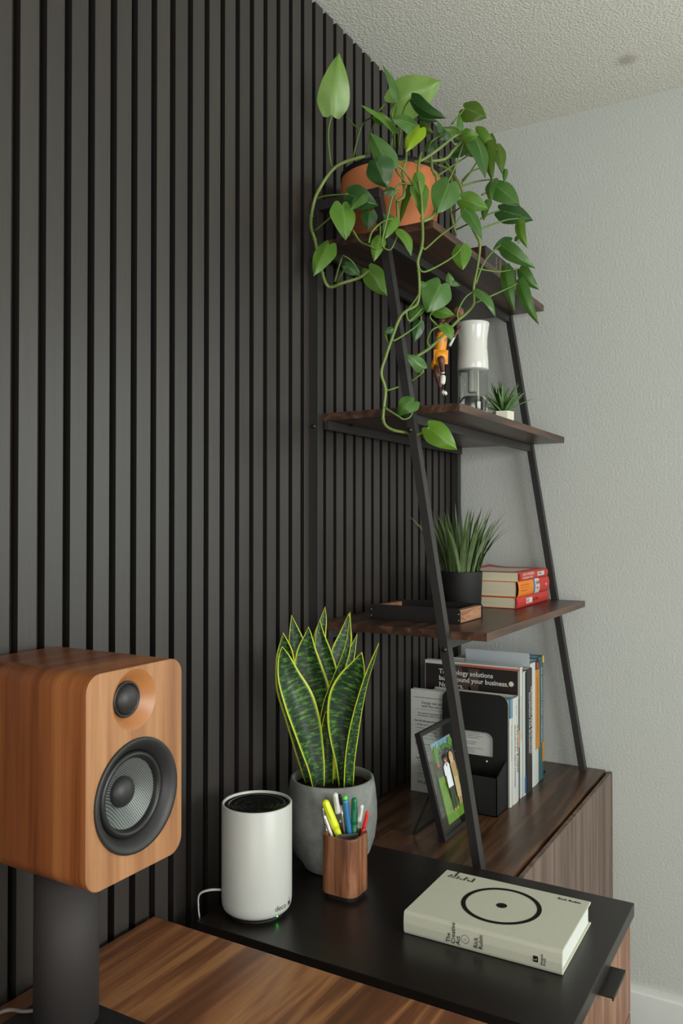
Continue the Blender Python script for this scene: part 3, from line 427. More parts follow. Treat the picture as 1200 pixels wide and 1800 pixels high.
# ================================================================== mesh router
rx, ry, rR, z0, z1 = .1237, -1.1661, .0577, .6865, .8592
t = thing('wifi_router', 'tall white cylindrical mesh router with a black ridged top, on the black top', 'router', (rx, ry, .68))
B().lathe([(.046, z0), (.050, z0+.0008), (.0545, z0+.0045), (.0568, z0+.010), (rR, z0+.02), (rR, z1-.0015), (rR-.001, z1), (rR-.003, z1), (rR-.0038, z1-.0012), (rR-.0038, z1-.006)], (rx, ry, 0), 'Z', 72).part('housing', ['white_plastic'], t)
b = B(); pr_ = []
rings = 30; seg = 72; v = []
for i in range(rings+1):
    r = (rR-.0038)*(1-i/rings)+.0001
    for k in range(seg):
        a = 2*math.pi*k/seg; ox, oy = .010*(1-r/rR), -.006*(1-r/rR)
        h = .0011*math.sin(r*620+1.1*math.sin(a+r*40)) - .0022*math.exp(-(r/.02)**2)
        v.append((rx+ox+r*math.cos(a), ry+oy+r*math.sin(a), z1-.0035+h*min(1, (rR-.0038-r)/.004)))
b.add(v, [(i*seg+k, i*seg+(k+1) % seg, (i+1)*seg+(k+1) % seg, (i+1)*seg+k) for i in range(rings) for k in range(seg)], 0, True)
b.part('ridged_top', ['gloss_black'], t)
B().lathe([(0, .6802), (.0465, .6802), (.0465, .6825), (.043, .683), (.043, z0+.0005)], (rx, ry, 0), 'Z', 48).part('base', ['matte_black'], t)
b = B()
for k in range(72):
    a = 2*math.pi*k/72; b.beam((rx+.0435*math.cos(a), ry+.0435*math.sin(a), .6825), (rx+.0475*math.cos(a), ry+.0475*math.sin(a), z0+.0012), .0014, .0014)
b.part('vent_fins', ['matte_black'], t, kind='stuff')
a = math.radians(-14); B().lathe([(.0001, .0010), (.0009, .0008), (.0012, 0), (.0009, -.0008), (.0001, -.0010)], (rx+.0505*math.cos(a), ry+.0505*math.sin(a), z0+.0012), 'Z', 10).part('status_light', ['led'], t)
def wrap(a0, zz, ang=0):
    def fn(x, y):
        a = math.radians(a0)+x/rR; return Vector((rx+(rR+.0003)*math.cos(a), ry+(rR+.0003)*math.sin(a), zz+y))
    return fn
link('lettering', text_mesh('lettering', 'deco', .0128, (0, 0, 0), (1, 0, 0), (0, 0, 1), 'ink', fn=wrap(-24, .6995), bold=-.008, spacing=.95), t)
link('lettering', text_mesh('lettering', 'BE', .0085, (0, 0, 0), (1, 0, 0), (0, 0, 1), 'ink', bold=.02, fn=wrap(6, .7000)), t)
link('lettering', text_mesh('lettering', '7', .006, (0, 0, 0), (1, 0, 0), (0, 0, 1), 'ink', fn=wrap(8.5, .7072)), t)
solo('router_cable', B().tube([(.080, -1.205, .7195), (.066, -1.217, .7205), (.050, -1.223, .712), (.047, -1.222, .690), (.052, -1.224, .66), (.045, -1.22, .60)], .0022, sub=6, flat=.6).mesh('router_cable', ['white_plastic']),
     'thin white cable looping out of the back of the white router', 'cable')

# ================================================================== snake plant in a concrete pot
px, py = .140, -.952
t = thing('potted_snake_plant', 'snake plant with yellow-edged leaves in a round grey concrete pot', 'plant', (px, py, .68))
B().lathe([(0, .6805), (.046, .6805), (.052, .684), (.056, .692), (.0705, .712), (.0795, .738), (.0835, .770), (.0832, .800), (.0805, .828), (.0772, .8455), (.0745, .8475), (.0715, .846), (.0705, .835), (.0735, .80), (.070, .76), (0, .75)], (px, py, 0), 'Z', 64).part('pot', ['concrete'], t)
b = B(); v = [(px, py, .833)]; R0 = 12; seg = 48
for i in range(1, R0+1):
    for k in range(seg):
        a = 2*math.pi*k/seg; r = .0718*i/R0; v.append((px+r*math.cos(a), py+r*math.sin(a), .830+random.uniform(-.002, .0035)*(i < R0)))
b.add(v, [(0, 1+k, 1+(k+1) % seg) for k in range(seg)]+[(1+(i-1)*seg+k, 1+i*seg+k, 1+i*seg+(k+1) % seg, 1+(i-1)*seg+(k+1) % seg) for i in range(1, R0) for k in range(seg)], 0, True).part('soil', ['soil'], t)
FR = Vector((.52, -.85, .05)).normalized()
def ribbon(pts, roll, cup=.22, cols=8, sub=5):
    P = [(Vector(p[0:3]), p[3]) for p in pts]; Q = []
    for i in range(len(P)-1):
        p0, p1, p2, p3 = P[max(i-1, 0)], P[i], P[i+1], P[min(i+2, len(P)-1)]
        for k in range(sub):
            u = k/sub; c = .5*((2*p1[0])+(p2[0]-p0[0])*u+(2*p0[0]-5*p1[0]+4*p2[0]-p3[0])*u*u+(3*p1[0]-p0[0]-3*p2[0]+p3[0])*u**3)
            wd = .5*((2*p1[1])+(p2[1]-p0[1])*u+(2*p0[1]-5*p1[1]+4*p2[1]-p3[1])*u*u+(3*p1[1]-p0[1]-3*p2[1]+p3[1])*u**3)
            Q.append((c, max(wd, .0004)))
    Q.append((P[-1][0], .0003)); n = len(Q); v = []; uv = []; L = 0
    for i, (c, wd) in enumerate(Q):
        a = (Q[min(i+1, n-1)][0]-Q[max(i-1, 0)][0]).normalized(); s = FR.cross(a).normalized()*-1
        s = Matrix.Rotation(math.radians(roll), 3, a) @ s; nn = s.cross(a)
        if nn.dot(FR) < 0: nn = -nn
        if i: L += (c-Q[i-1][0]).length
        for k in range(cols+1):
            q = k/cols*2-1; v.append(c+s*q*wd/2/max(.5, math.cos(math.radians(roll)))+nn*(-wd*cup*(1-abs(q)**1.6)))
            uv.append((k/cols, L*2.2))
    f = [(i*(cols+1)+k, i*(cols+1)+k+1, (i+1)*(cols+1)+k+1, (i+1)*(cols+1)+k) for i in range(n-1) for k in range(cols)]
    return v, f, uv
for roll, pts in PLANT['S']:
    pts[0][2] = min(pts[0][2], .829)
    v, f, uv = ribbon(pts, roll)
    o = link('leaf', mesh_of('leaf', v, f, 'snake', uv, True), t)
    so = o.modifiers.new('thick', 'SOLIDIFY'); so.thickness = .0016; so.offset = 0

# ================================================================== pen cup and pens
cx, cy = .2185, -1.0395
t = thing('pen_cup', 'square walnut pen cup with rounded corners in front of the concrete pot', 'pen cup', (cx, cy, .68))
b = B()
o1 = rrect(.067, .062, .017, 5); n = len(o1)
lev = [(.9, .6865), (1, .6885), (1, .7835), (.985, .785), (.86, .785), (.84, .783), (.84, .695)]
v = [(cx+p*k, cy+q*k, z) for k, z in lev for p, q in o1]
b.add(v, [(i*n+k, i*n+(k+1) % n, (i+1)*n+(k+1) % n, (i+1)*n+k) for i in range(len(lev)-1) for k in range(n)], 0, False)
b.add([v[k] for k in range(n)], [tuple(range(n))[::-1]]); b.add([v[(len(lev)-1)*n+k] for k in range(n)], [tuple(range(n))]); b.part('cup_body', ['cup_wood'], t)
o2 = rrect(.058, .053, .014, 4); m = len(o2)
v = [(cx+p, cy+q, z) for z in (.6801, .6863) for p, q in o2]
B().add(v, [(k, (k+1) % m, m+(k+1) % m, m+k) for k in range(m)]+[tuple(range(m))[::-1], tuple(m+k for k in range(m))]).part('rubber_foot', ['matte_black'], t)
B().beam((.212, -1.052, .74), (.2385, -1.030, .74), .0012, .088, up=(0, 0, 1)).part('divider', ['steel'], t)
def pen(name, label, top, rim, r, mats, kind='round', cap=None, tip=None, clip=None):
    T, R = Vector(top), Vector(rim); d = (R-T).normalized()
    z = .7; bot = T+d*((T.z-z)/-d.z)
    bot.x = min(max(bot.x, cx-.020), cx+.020); bot.y = min(max(bot.y, cy-.018), cy+.018)
    g = thing(name, label, 'pen', tuple(bot), 0, None); d = (T-bot).normalized(); L = (T-bot).length
    def seg(a, c, ra, rb, nm, mat, dome=False):
        b = B(); pts = [bot+d*(a+(c-a)*k/6) for k in range(7)]; x = d.orthogonal().normalized(); y = d.cross(x); v = []
        for k, p in enumerate(pts):
            rr = ra+(rb-ra)*k/6
            for s_ in range(12): an = 2*math.pi*s_/12; v.append(p+(x*math.cos(an)+y*math.sin(an))*rr)
        if dome:
            for k in range(1, 5):
                an2 = k*math.pi/8; rr = rb*math.cos(an2); p = bot+d*(c+rb*math.sin(an2))
                for s_ in range(12): an = 2*math.pi*s_/12; v.append(p+(x*math.cos(an)+y*math.sin(an))*rr)
        rows = len(v)//12
        f = [(i*12+k, i*12+(k+1) % 12, (i+1)*12+(k+1) % 12, (i+1)*12+k) for i in range(rows-1) for k in range(12)]
        f += [tuple(range(12))[::-1], tuple((rows-1)*12+k for k in range(12))]
        b.add(v, f, 0, True); b.part(nm, [mat], g)
    x = Vector((.86, .5, 0)); yv = Vector((.5, -.86, 0))
    body, capm = mats
    if cap:
        seg(.004, L-cap, r*.9, r*.9, 'barrel', body); seg(L-cap, L-r, r*1.08, r, 'cap', capm, True)
    else:
        seg(.004, L-r, r, r, 'barrel', body, True)
    seg(0, .004, .0008, r*.6, 'nib', 'screw')
    if clip:
        cl = B().beam(bot+d*(L-.006)+yv*(r+.0012), bot+d*(L-clip)+yv*(r+.0012), .0022, .0009); cl.beam(bot+d*(L-.006), bot+d*(L-.006)+yv*(r+.0016), .0022, .0012)
        cl.part('clip', [capm if capm != 'p_white' else 'white_plastic'], g)
    if tip: seg(L-tip[0], L-r*.3, r*1.02, r*.9, 'end_cap', tip[1], True)
    return g
pen('highlighter', 'fat bright yellow highlighter leaning left in the pen cup', (.1824, -1.0492, .8375), (.2084, -1.033, .7645), .0068, ('p_yellow', 'p_yellow'), cap=.052, clip=.035)
pen('capped_pen', 'pen with a rounded white cap and clip, behind the yellow highlighter', (.195, -1.035, .8484), (.2051, -1.0302, .7813), .0050, ('clear', 'glossy_white'), cap=.036, clip=.03)
pen('metal_pen', 'silver and black retractable pen with a black clip, beside the white-capped pen', (.2018, -1.030, .8454), (.2105, -1.026, .7734), .0030, ('steel', 'matte_black'), cap=.018, clip=.016)
pen('blue_pen', 'blue pen with a bright green rounded end in the pen cup', (.212, -1.029, .8415), (.2185, -1.0254, .7832), .0047, ('p_blue', 'p_blue'), tip=(.008, 'p_lime'))
pen('green_marker', 'dark green marker standing upright in the pen cup', (.2257, -1.020, .8405), (.2253, -1.0194, .7823), .0054, ('p_green', 'p_green'), cap=.045, clip=.02)
pen('clear_pen', 'clear plastic retractable pen between green marker and red pen', (.2386, -1.0163, .8296), (.2307, -1.0202, .7773), .0040, ('clear', 'glossy_white'), cap=.03, clip=.02)
pen('red_pen', 'small red pen leaning right at the edge of the pen cup', (.2471, -1.0112, .8178), (.2379, -1.016, .7734), .0032, ('p_red', 'p_red'), cap=.03, clip=.024)
pen('silver_pen', 'slim silver pen with a clip at the far left of the pen cup', (.1798, -1.0505, .8247), (.1865, -1.0465, .7734), .0026, ('steel', 'steel'), cap=.03, clip=.028)
pen('white_pen', 'slim white pen tucked beneath the yellow highlighter', (.184, -1.0520, .8119), (.1974, -1.0435, .7685), .0026, ('p_white', 'p_white'), clip=.02)

# ================================================================== cream book on the black top
t = thing('cream_hardcover_book', 'thick cream hardcover book with a black circle on its cover, lying on the black top', 'book', (.3655, -1.112, .68), math.radians(.6))
BL, BD, BH = .2455, .1745, .035
b = B()
b.box(0, BL, .004, BD, .0002, .0028, bev=.0007).box(0, BL, .004, BD, BH-.0028, BH, bev=.0007)
v = []; f = []; pf = [(.006, .0002), (.0015, .0010), (0, .0045), (-.0012, BH/2), (0, BH-.0045), (.0015, BH-.001), (.006, BH), (.006, BH-.0028), (.0035, BH/2), (.006, .0028)]
for x in (0, BL): v += [(x, y, z) for y, z in pf]
m = len(pf); f = [(k, (k+1) % m, m+(k+1) % m, m+k) for k in range(m)]+[tuple(range(m))[::-1], tuple(m+k for k in range(m))]
b.add(v, f, 0, False); b.part('cover', ['cloth'], t, local=True)
B().box(.003, BL-.0035, .0045, BD-.004, .0029, BH-.0029).part('page_block', ['white_pages'], t, local=True)
def ringmesh(c, r0, r1, xd, yd, mat, seg=72):
    c, xd, yd = Vector(c), Vector(xd), Vector(yd); v = []
    for k in range(seg):
        a = 2*math.pi*k/seg; e = xd*math.cos(a)+yd*math.sin(a); v += [c+e*r0, c+e*r1]
    return mesh_of('printed_circle', v, [(2*k, 2*k+1, (2*k+3) % (2*seg), (2*k+2) % (2*seg)) for k in range(seg)], mat)
zt = BH+.0003
link('printed_circle', ringmesh((.1255, .0915, zt), .0553, .0625, (1, 0, 0), (0, 1, 0), 'ink'), t, local=True)
link('printed_dot', ringmesh((.1265, .0915, zt), .0001, .0085, (1, 0, 0), (0, 1, 0), 'ink', 32), t, local=True)
lettering(t, 'The\nCreative\nAct:\nA\nWay\nof\nBeing', .0078, (.0175, BD-.027, zt), (0, 1, 0), (-1, 0, 0), local=True, bold=.03, line=.85)
lettering(t, 'Rick Rubin', .0085, (.1965, BD-.0165, zt), (1, 0, 0), (0, 1, 0), local=True, bold=.03)
ys = -.0016
lettering(t, 'The\nCreative\nAct', .0092, (.0775, ys, .0055), (0, 0, 1), (-1, 0, 0), local=True, bold=.01, line=.85)
link('printed_circle', ringmesh((.1015, ys, .0165), .0058, .0063, (1, 0, 0), (0, 0, 1), 'ink', 40), t, local=True)
link('printed_dot', ringmesh((.1015, ys, .0165), .0001, .0007, (1, 0, 0), (0, 0, 1), 'ink', 16), t, local=True)
lettering(t, 'Rick\nRubin', .0092, (.121, ys, .0075), (0, 0, 1), (-1, 0, 0), local=True, bold=.01, line=.85)
B().box(.2045, .2115, ys-.0001, ys+.0002, .011, .0195).part('publisher_mark', ['ink'], t, local=True)
lettering(t, 'L', .006, (.2095, ys-.0003, .0135), (0, 0, 1), (-1, 0, 0), 'cream', local=True)
lettering(t, 'Penguin\nPress', .0052, (.2185, ys, .0085), (0, 0, 1), (-1, 0, 0), local=True, bold=.01, line=.8)
# ================================================================== photo frame
ang = math.radians(15); U = Vector((-math.sin(ang), 0, math.cos(ang))); N = Vector((math.cos(ang), 0, math.sin(ang))); Yv = Vector((0, 1, 0)); O = Vector((.2535, -.685, .6565))
def fp(y, u, n=0): return O+Yv*y+U*u+N*n
def fbox(b, y0, y1, u0, u1, n0, n1, mi=0):
    v = [fp(y, u, n) for y in (y0, y1) for u in (u0, u1) for n in (n0, n1)]
    return b.add(v, [(0, 1, 3, 2), (4, 6, 7, 5), (0, 4, 5, 1), (2, 3, 7, 6), (0, 2, 6, 4), (1, 5, 7, 3)], mi)
t = thing('photo_frame', 'black metal float frame holding a snapshot between glass, leaning on the low cabinet', 'picture frame', (.21, -.59, .655))
fw_, fh_, th = .186, .225, .013; e = .0085
b = B(); fbox(b, 0, fw_, 0, e, -th, 0); fbox(b, 0, fw_, fh_-e, fh_, -th, 0); fbox(b, 0, e, e, fh_-e, -th, 0); fbox(b, fw_-e, fw_, e, fh_-e, -th, 0); b.part('frame', ['black_metal'], t)
fbox(B(), e, fw_-e, e, fh_-e, -.009, -.0078).part('glass_pane', ['glass'], t)
fbox(B(), e, fw_-e, e, fh_-e, -.0038, -.0026).part('glass_pane', ['glass'], t)
y0, y1, u0, u1 = .048, .152, .021, .191
ph = fbox(B(), y0, y1, u0, u1, -.0072, -.0062).part('photograph', ['lawn'], t)
cnt = [0]; c_ = [0, 1]
def patch(name, pts, mat, lift=0):
    cnt[0] += 1; pts = [(c_[0]+(y-c_[0])*c_[1], u) for y, u in pts]; v = [fp(y, u, -.0060+cnt[0]*.00005) for y, u in pts]; link(name, mesh_of(name, v, [tuple(range(len(v)))], mat), ph)
def ell(cy_, cu, a, c, k=14): return [(cy_+a*math.cos(2*math.pi*i/k), cu+c*math.sin(2*math.pi*i/k)) for i in range(k)]
patch('printed_fence', [(y0, .118), (y1, .112), (y1, .155), (y0, .160)], 'fence')
patch('printed_sky', [(y0, .178), (y1, .160), (y1, u1), (y0, u1)], 'sky')
patch('printed_tree', [(y0, .150), (y1, .145), (y1, .166), (.137, .172), (.125, .176), (.112, .181), (.098, .179), (.085, .182), (.070, .176), (.060, .178), (y0, .172)], 'leafph')
patch('printed_tree', [(.060, .150), (y1, .145), (y1, .160), (.130, .165), (.115, .171), (.100, .168), (.085, .172), (.072, .165)], 'fence')
for k in range(40):
    yy, uu = random.uniform(y0+.003, y1-.006), random.uniform(.158, .186); patch('printed_tree', ell(yy, uu, .0022, .0016, 6), ('leafph', 'trousers', 'sky')[k % 3])
patch('printed_tree', ell(.060, .170, .011, .014), 'leafph'); patch('printed_tree', ell(.058, .152, .009, .007), 'leafph'); patch('printed_tree', ell(.14, .178, .012, .009), 'leafph')
patch('printed_flowers', ell(.058, .144, .008, .005), 'pink')
for k in range(26):
    yy, uu = random.uniform(y0+.004, y1-.004), random.uniform(u0+.003, .108); patch('printed_grass', [(yy, uu), (yy+.004, uu+.001), (yy+.002, uu+.009)], 'leafph' if k % 2 else 'lawn')
m_, f_ = .0935, .1235      # the two printed people
c_[0], c_[1] = m_, 1.35
for dx in (-.0045, .0045): patch('printed_leg', [(m_+dx-.0035, .044), (m_+dx+.003, .044), (m_+dx+.005, .096), (m_+dx-.005, .096)], 'trousers')
for dx in (-.0045, .0045): patch('printed_foot', [(m_+dx-.003, .040), (m_+dx+.004, .040), (m_+dx+.0025, .045), (m_+dx-.0025, .045)], 'tan')
patch('printed_arm', [(m_-.0115, .090), (m_-.0085, .090), (m_-.007, .118), (m_-.0125, .118)], 'face1')
patch('printed_shirt', [(m_-.011, .089), (m_+.009, .089), (m_+.0095, .135), (m_+.003, .1415), (m_-.003, .1415), (m_-.0125, .135), (m_-.0135, .116), (m_-.0095, .116)], 'shirt')
patch('printed_neck', [(m_-.003, .139), (m_+.003, .139), (m_, .130)], 'face1'); patch('printed_head', ell(m_-.001, .149, .0060, .0088), 'face1'); patch('printed_hair', [(m_-.007, .151), (m_+.005, .151), (m_+.004, .158), (m_-.001, .160), (m_-.006, .157)], 'hair')
patch('printed_smile', ell(m_-.001, .1452, .0022, .0009, 8), 'shirt')
c_[0], c_[1] = f_, 1.35
for dx in (-.0035, .0045): patch('printed_leg', [(f_+dx-.0022, .046), (f_+dx+.0022, .046), (f_+dx+.0035, .07), (f_+dx-.0035, .07)], 'face2')
patch('printed_dress', [(f_-.009, .062), (f_+.010, .058), (f_+.0085, .108), (f_+.0095, .134), (f_+.002, .140), (f_-.004, .140), (f_-.009, .134), (f_-.0075, .108)], 'dress')
patch('printed_sleeve', [(f_-.006, .104), (f_+.010, .102), (f_+.0105, .134), (f_+.004, .139), (f_-.008, .134)], 'tan')
patch('printed_hair', ell(f_-.0005, .146, .0078, .0125), 'blond'); patch('printed_head', ell(f_-.002, .1485, .0052, .0078), 'face2'); patch('printed_smile', ell(f_-.0022, .1452, .002, .0009, 8), 'shirt')
b = B()
A0 = fp(.012, .100, -th-.001); A1 = fp(fw_-.012, .100, -th-.001); C0 = Vector((.178, -.679, .6575)); C1 = Vector((.178, -.679+fw_-.012*2+.006, .6575))
b.beam(A0, C0, .003, .009, up=(0, 1, 0)); b.beam(A1, C1, .003, .009, up=(0, 1, 0)); b.beam(C0, C1, .003, .003)
b.part('easel_strut', ['black_metal'], t)
B().lathe([(0, -.003), (.004, -.003), (.004, .003), (0, .003)], tuple(A0), 'Y', 12).part('hinge', ['screw'], t)

# ================================================================== books and bookends on the cabinet
ZC = .6555
t = thing('bookend', 'large black metal bookend with a window cut-out and front pocket, nearest the photo frame', 'bookend', (.22, -.425, .655))
# near plate with a window: built from strips around the opening
b = B(); x0, x1, zt_, yy0, yy1 = .134, .298, .9145, -.4235, -.4218
wx0, wx1, wz0, wz1 = .166, .262, .768, .824
def plate(outer, inner, y0, y1, mat, name, parent):
    bm = bmesh.new(); es = []
    for lp in ([outer] + ([inner] if inner else [])):
        vs_ = [bm.verts.new((x, y0, z)) for x, z in lp]; es += [bm.edges.new((vs_[i], vs_[(i+1) % len(vs_)])) for i in range(len(vs_))]
    r = bmesh.ops.triangle_fill(bm, edges=es, use_beauty=True)
    fs = [g for g in r['geom'] if isinstance(g, bmesh.types.BMFace)]
    ex = bmesh.ops.extrude_face_region(bm, geom=fs); bmesh.ops.translate(bm, verts=[g for g in ex['geom'] if isinstance(g, bmesh.types.BMVert)], vec=(0, y1-y0, 0))
    bmesh.ops.recalc_face_normals(bm, faces=bm.faces[:]); bm.verts.index_update()
    bb = B().add([q.co.copy() for q in bm.verts], [[q.index for q in f.verts] for f in bm.faces]); bm.free(); return bb.part(name, [mat], parent)
def arc(cx_, cz_, r, a0, a1, k=6): return [(cx_+r*math.cos(math.radians(a0+(a1-a0)*i/k)), cz_+r*math.sin(math.radians(a0+(a1-a0)*i/k))) for i in range(k+1)]
outer = [(x1, ZC), ]+arc(x1-.022, zt_-.022, .022, 0, 90)+arc(x0+.022, zt_-.022, .022, 90, 180)+[(x0, ZC)]
inner = [(wx1, wz0)]+arc(wx1-.018, wz1-.018, .018, 0, 90)+arc(wx0+.018, wz1-.018, .018, 90, 180)+[(wx0, wz0)]
plate(outer, inner, yy0, yy1, 'matte_black', 'plate', t)
b = B().box(.150, .296, -.4925, -.4905, ZC, .742).box(.150, .152, -.4905, -.4240, ZC, .748)
b.add([(.294, -.4925, ZC), (.294, -.424, ZC), (.294, -.424, .7675), (.294, -.4925, .742), (.296, -.4925, ZC), (.296, -.424, ZC), (.296, -.424, .7675), (.296, -.4925, .742)], [(0, 1, 2, 3), (7, 6, 5, 4), (0, 3, 7, 4), (1, 5, 6, 2), (3, 2, 6, 7), (0, 4, 5, 1)])
b.box(.150, .296, -.4925, -.424, ZC, ZC+.002); b.part('pocket', ['matte_black'], t)
B().lathe([(0, -.0035), (.003, -.0035), (.0038, -.001)], (.246, -.4235, .757), 'Y', 14).part('rivet', ['steel'], t)

def book(name, label, x0, x1, ya, yb, ztop, cover, spine=None, pages='pages_up', soft=False, group=None):
    g = thing(name, label, 'book', ((x0+x1)/2, (ya+yb)/2, ZC), 0, group); c = .0012 if soft else .0022
    b = B().box(x0, x1-.001, ya, ya+c, ZC, ztop, bev=.0004).box(x0, x1-.001, yb-c, yb, ZC, ztop, bev=.0004)
    b.part('cover', [cover], g)
    k = 6; v = []
    for z in (ZC, ztop):
        for i in range(k+1):
            u = i/k; v.append((x1-.001+.0022*math.sin(math.pi*u)*(0 if soft else 1)+.001, ya+(yb-ya)*u, z))
        for i in range(k+1): u = 1-i/k; v.append((x1-.0025, ya+(yb-ya)*u, z))
    m = 2*(k+1); B().add(v, [(i, (i+1) % m, m+(i+1) % m, m+i) for i in range(m)]+[tuple(range(m))[::-1], tuple(m+i for i in range(m))]).part('spine', [spine or cover], g)
    d = .0 if soft else .003
    B().box(x0+d, x1-.003, ya+c+.0001, yb-c-.0001, ZC+d*.5, ztop-(.0008 if soft else d)).part('page_block', [pages], g)
    return g
SX = .3032
def spine_text(g, body, size, y, z, mat='ink', x=SX, bold=.01, line=.9): return lettering(g, body, size, (x, y, z), (0, 0, -1), (0, 1, 0), mat, bold=bold, line=line)

g1 = book('textbook', 'large white architecture textbook, back cover full of text, behind the black bookend', .047, .3000, -.4168, -.4005, .9065, 'cover_white', 'cover_white')
B().box(.2995, .3024, -.4170, -.4003, .862, .9068).part('blue_spine_cap', ['pale_blue'], g1)
B().box(.228, .2999, -.4171, -.4003, .9035, .9070).part('blue_cover_edge', ['pale_blue'], g1)
yb = -.4172; XR = (1, 0, 0); ZU = (0, 0, 1)
lettering(g1, 'Architecture/Sustainability & Green Design', .0042, (.056, yb, .8865), XR, ZU)
lettering(g1, 'Design net-zero buildings\nwith the sun, wind, and light', .0092, (.0765, yb, .8725), XR, ZU, line=.9)
B().box(.058, .22, yb-.0001, yb+.0003, .8585, .8590).part('printed_rule', ['ink_grey'], g1)
lettering(g1, 'The updated sustainable design guide\nArchitecture 2030 and reduced energy', .0058, (.066, yb, .8475), XR, ZU, line=1.0)
lettering(g1, 'Part I-VII: 400-page printed book', .0052, (.058, yb, .8285), XR, ZU, bold=.02)
lettering(g1, '\u2022  Multiple aids for navigation\n\u2022  A new knowledge structure\n\u2022  7 synergies and 9 bundles\n\u2022  A high-performance metric\n\u2022  Condensed strategies', .0052, (.0595, yb, .8195), XR, ZU, line=1.55)
lettering(g1, 'Part VIII: Downloadable tools', .0052, (.0595, yb, .7725), XR, ZU, bold=.02)
lettering(g1, '\u2022  Supplemental tools\n\u2022  Climate tables\n\u2022  21 design tools', .0052, (.061, yb, .764), XR, ZU, line=1.45)
lettering(g1, 'Digital archive', .0052, (.061, yb, .7375), XR, ZU, bold=.02)
lettering(g1, '\u2022  The digital archive\n\u2022  Classic text\n   OR search\n\u2022  750 pages\n   register', .0052, (.062, yb, .7295), XR, ZU, line=1.35)
B().box(.063, .150, yb-.0001, yb+.0003, .7005, .7010).part('printed_rule', ['ink_grey'], g1)
lettering(g1, 'Cover design: sustainable studio\nCover image: daylight model\nVisit the publisher for details', .0028, (.063, yb, .6965), XR, ZU, 'ink_grey')
lettering(g1, 'WILEY', .0105, (.0645, yb, .6765), XR, ZU, bold=.01)
lettering(g1, 'sun, wind, and light in the design of net-zero\nbuildings, including integration of the\nbook thoroughly updated since editions in\nan Illustrated Green Design Method\nresearch sites\nclimate and illustrative examples\nscience of structural problems\nillustrations\ndesign problems outlined and buildings are\nbasic and common situations\nskilled and learning resources', .0040, (.167, yb, .8195), XR, ZU, 'ink_grey', line=1.2)
lettering(g1, 'third edition   DEKAY and BROWN', .0055, (SX, -.4115, .845), (0, 0, -1), (0, 1, 0), 'ink_grey')

g2 = book('design_book', 'thick white design handbook with lettering down its spine, second beside the bookend', .085, .3010, -.3995, -.3545, .9045, 'cover_white', 'cover_white')
spine_text(g2, 'SUN WIND & LIGHT', .0125, -.3735, .838, bold=.012); spine_text(g2, 'ARCHITECTURAL DESIGN STRATEGIES', .0085, -.389, .842)
spine_text(g2, 'BROWN', .006, -.380, .885)
g3 = book('slim_magazine', 'slim dark magazine with an orange photo on its spine, after the white handbook', .09, .3000, -.3535, -.3435, .893, 'dark_photo', 'dark_photo', soft=True)
B().box(.2998, .3006, -.3534, -.3436, .78, .82).part('orange_spine_patch', ['spine_orange'], g3)
B().box(.2998, .3006, -.3534, -.3436, .66, .72).part('blue_spine_patch', ['navy'], g3)
g4 = book('technology_brochure', 'tall brochure with a dark cover and white headline about technology solutions', .052, .3010, -.3425, -.3245, .9690, 'cover_white', 'cover_white', soft=True)
yb = -.3428
B().box(.0535, .296, yb, yb+.0002, .80, .9600).part('cover_photo', ['dark_photo'], g4)
for pts in ([(.125, .958), (.150, .958), (.178, .90), (.168, .88), (.158, .88)], [(.17, .955), (.198, .955), (.193, .88), (.170, .88)]):
    link('cover_photo_detail', mesh_of('cover_photo_detail', [(x, yb-.00012, z) for x, z in pts], [tuple(range(len(pts)))], 'brown_photo'), g4)
B().box(.105, .15, yb-.0002, yb+.0002, .9605, .9635).part('grey_cover_band', ['olive'], g4); B().box(.15, .30, yb-.0002, yb+.0002, .9605, .9645).part('orange_cover_band', ['orange_red'], g4)
lettering(g4, 'Technology solutions\nbuilt around your business.\nNot ours.', .0166, (.0905, yb-.0003, .9370), XR, ZU, 'ink_white', bold=.022, line=1.0)
link('punched_hole', ringmesh((.2795, yb-.0004, .9275), .0001, .0062, XR, ZU, 'cream', 24), g4)
spine_text(g4, 'EDITION 12  BUILDING TECHNOLOGY REVIEW', .005, -.336, .90, 'ink_grey', x=.3013)
g5 = book('thin_white_book', 'thin pale report with a blue-tipped spine, right of the tall brochure', .07, .3030, -.3240, -.3035, .9555, 'cover_white', 'cover_white', soft=True)
B().box(.3028, .3038, -.3150, -.3040, .66, .70).part('blue_spine_patch', ['emblem'], g5)
B().box(.3028, .3036, -.3110, -.3055, .70, .953).part('green_spine_stripe', ['teal'], g5)
t = solo('grey_folder', B().box(.13, .2985, -.2613, -.2603, ZC, .9915).mesh('grey_folder', ['card']), 'tall plain blue-grey card folder sticking up above the books', 'folder')
g6 = book('engineering_book', 'thick dark hardcover with white title lettering for building equipment down its spine', .09, .3055, -.3028, -.2620, .9575, 'dark_cover', 'dark_cover', soft=True)
spine_text(g6, 'MECHANICAL AND ELECTRICAL', .0115, -.2745, .913, 'ink_white', x=.3060, bold=.02); spine_text(g6, 'EQUIPMENT FOR BUILDINGS', .0115, -.2885, .900, 'ink_white', x=.3060, bold=.02)
g7 = book('orange_spine_book', 'white-covered book with an orange and black spine, right of the dark hardcover', .09, .3005, -.2598, -.1935, .966, 'cover_white', 'cover_white')
B().box(.3003, .3037, -.2260, -.1940, .745, .945).part('orange_spine_panel', ['spine_orange'], g7)
B().box(.3003, .3038, -.2260, -.1940, .9451, .9662).part('black_spine_panel', ['dark_cover'], g7); B().box(.3003, .3039, -.216, -.202, .948, .962).part('red_spine_mark', ['red'], g7)
spine_text(g7, 'ELEVENTH EDITION   PARKER   ARCHITECTURAL GRAPHICS', .0052, -.212, .925, x=.3040)
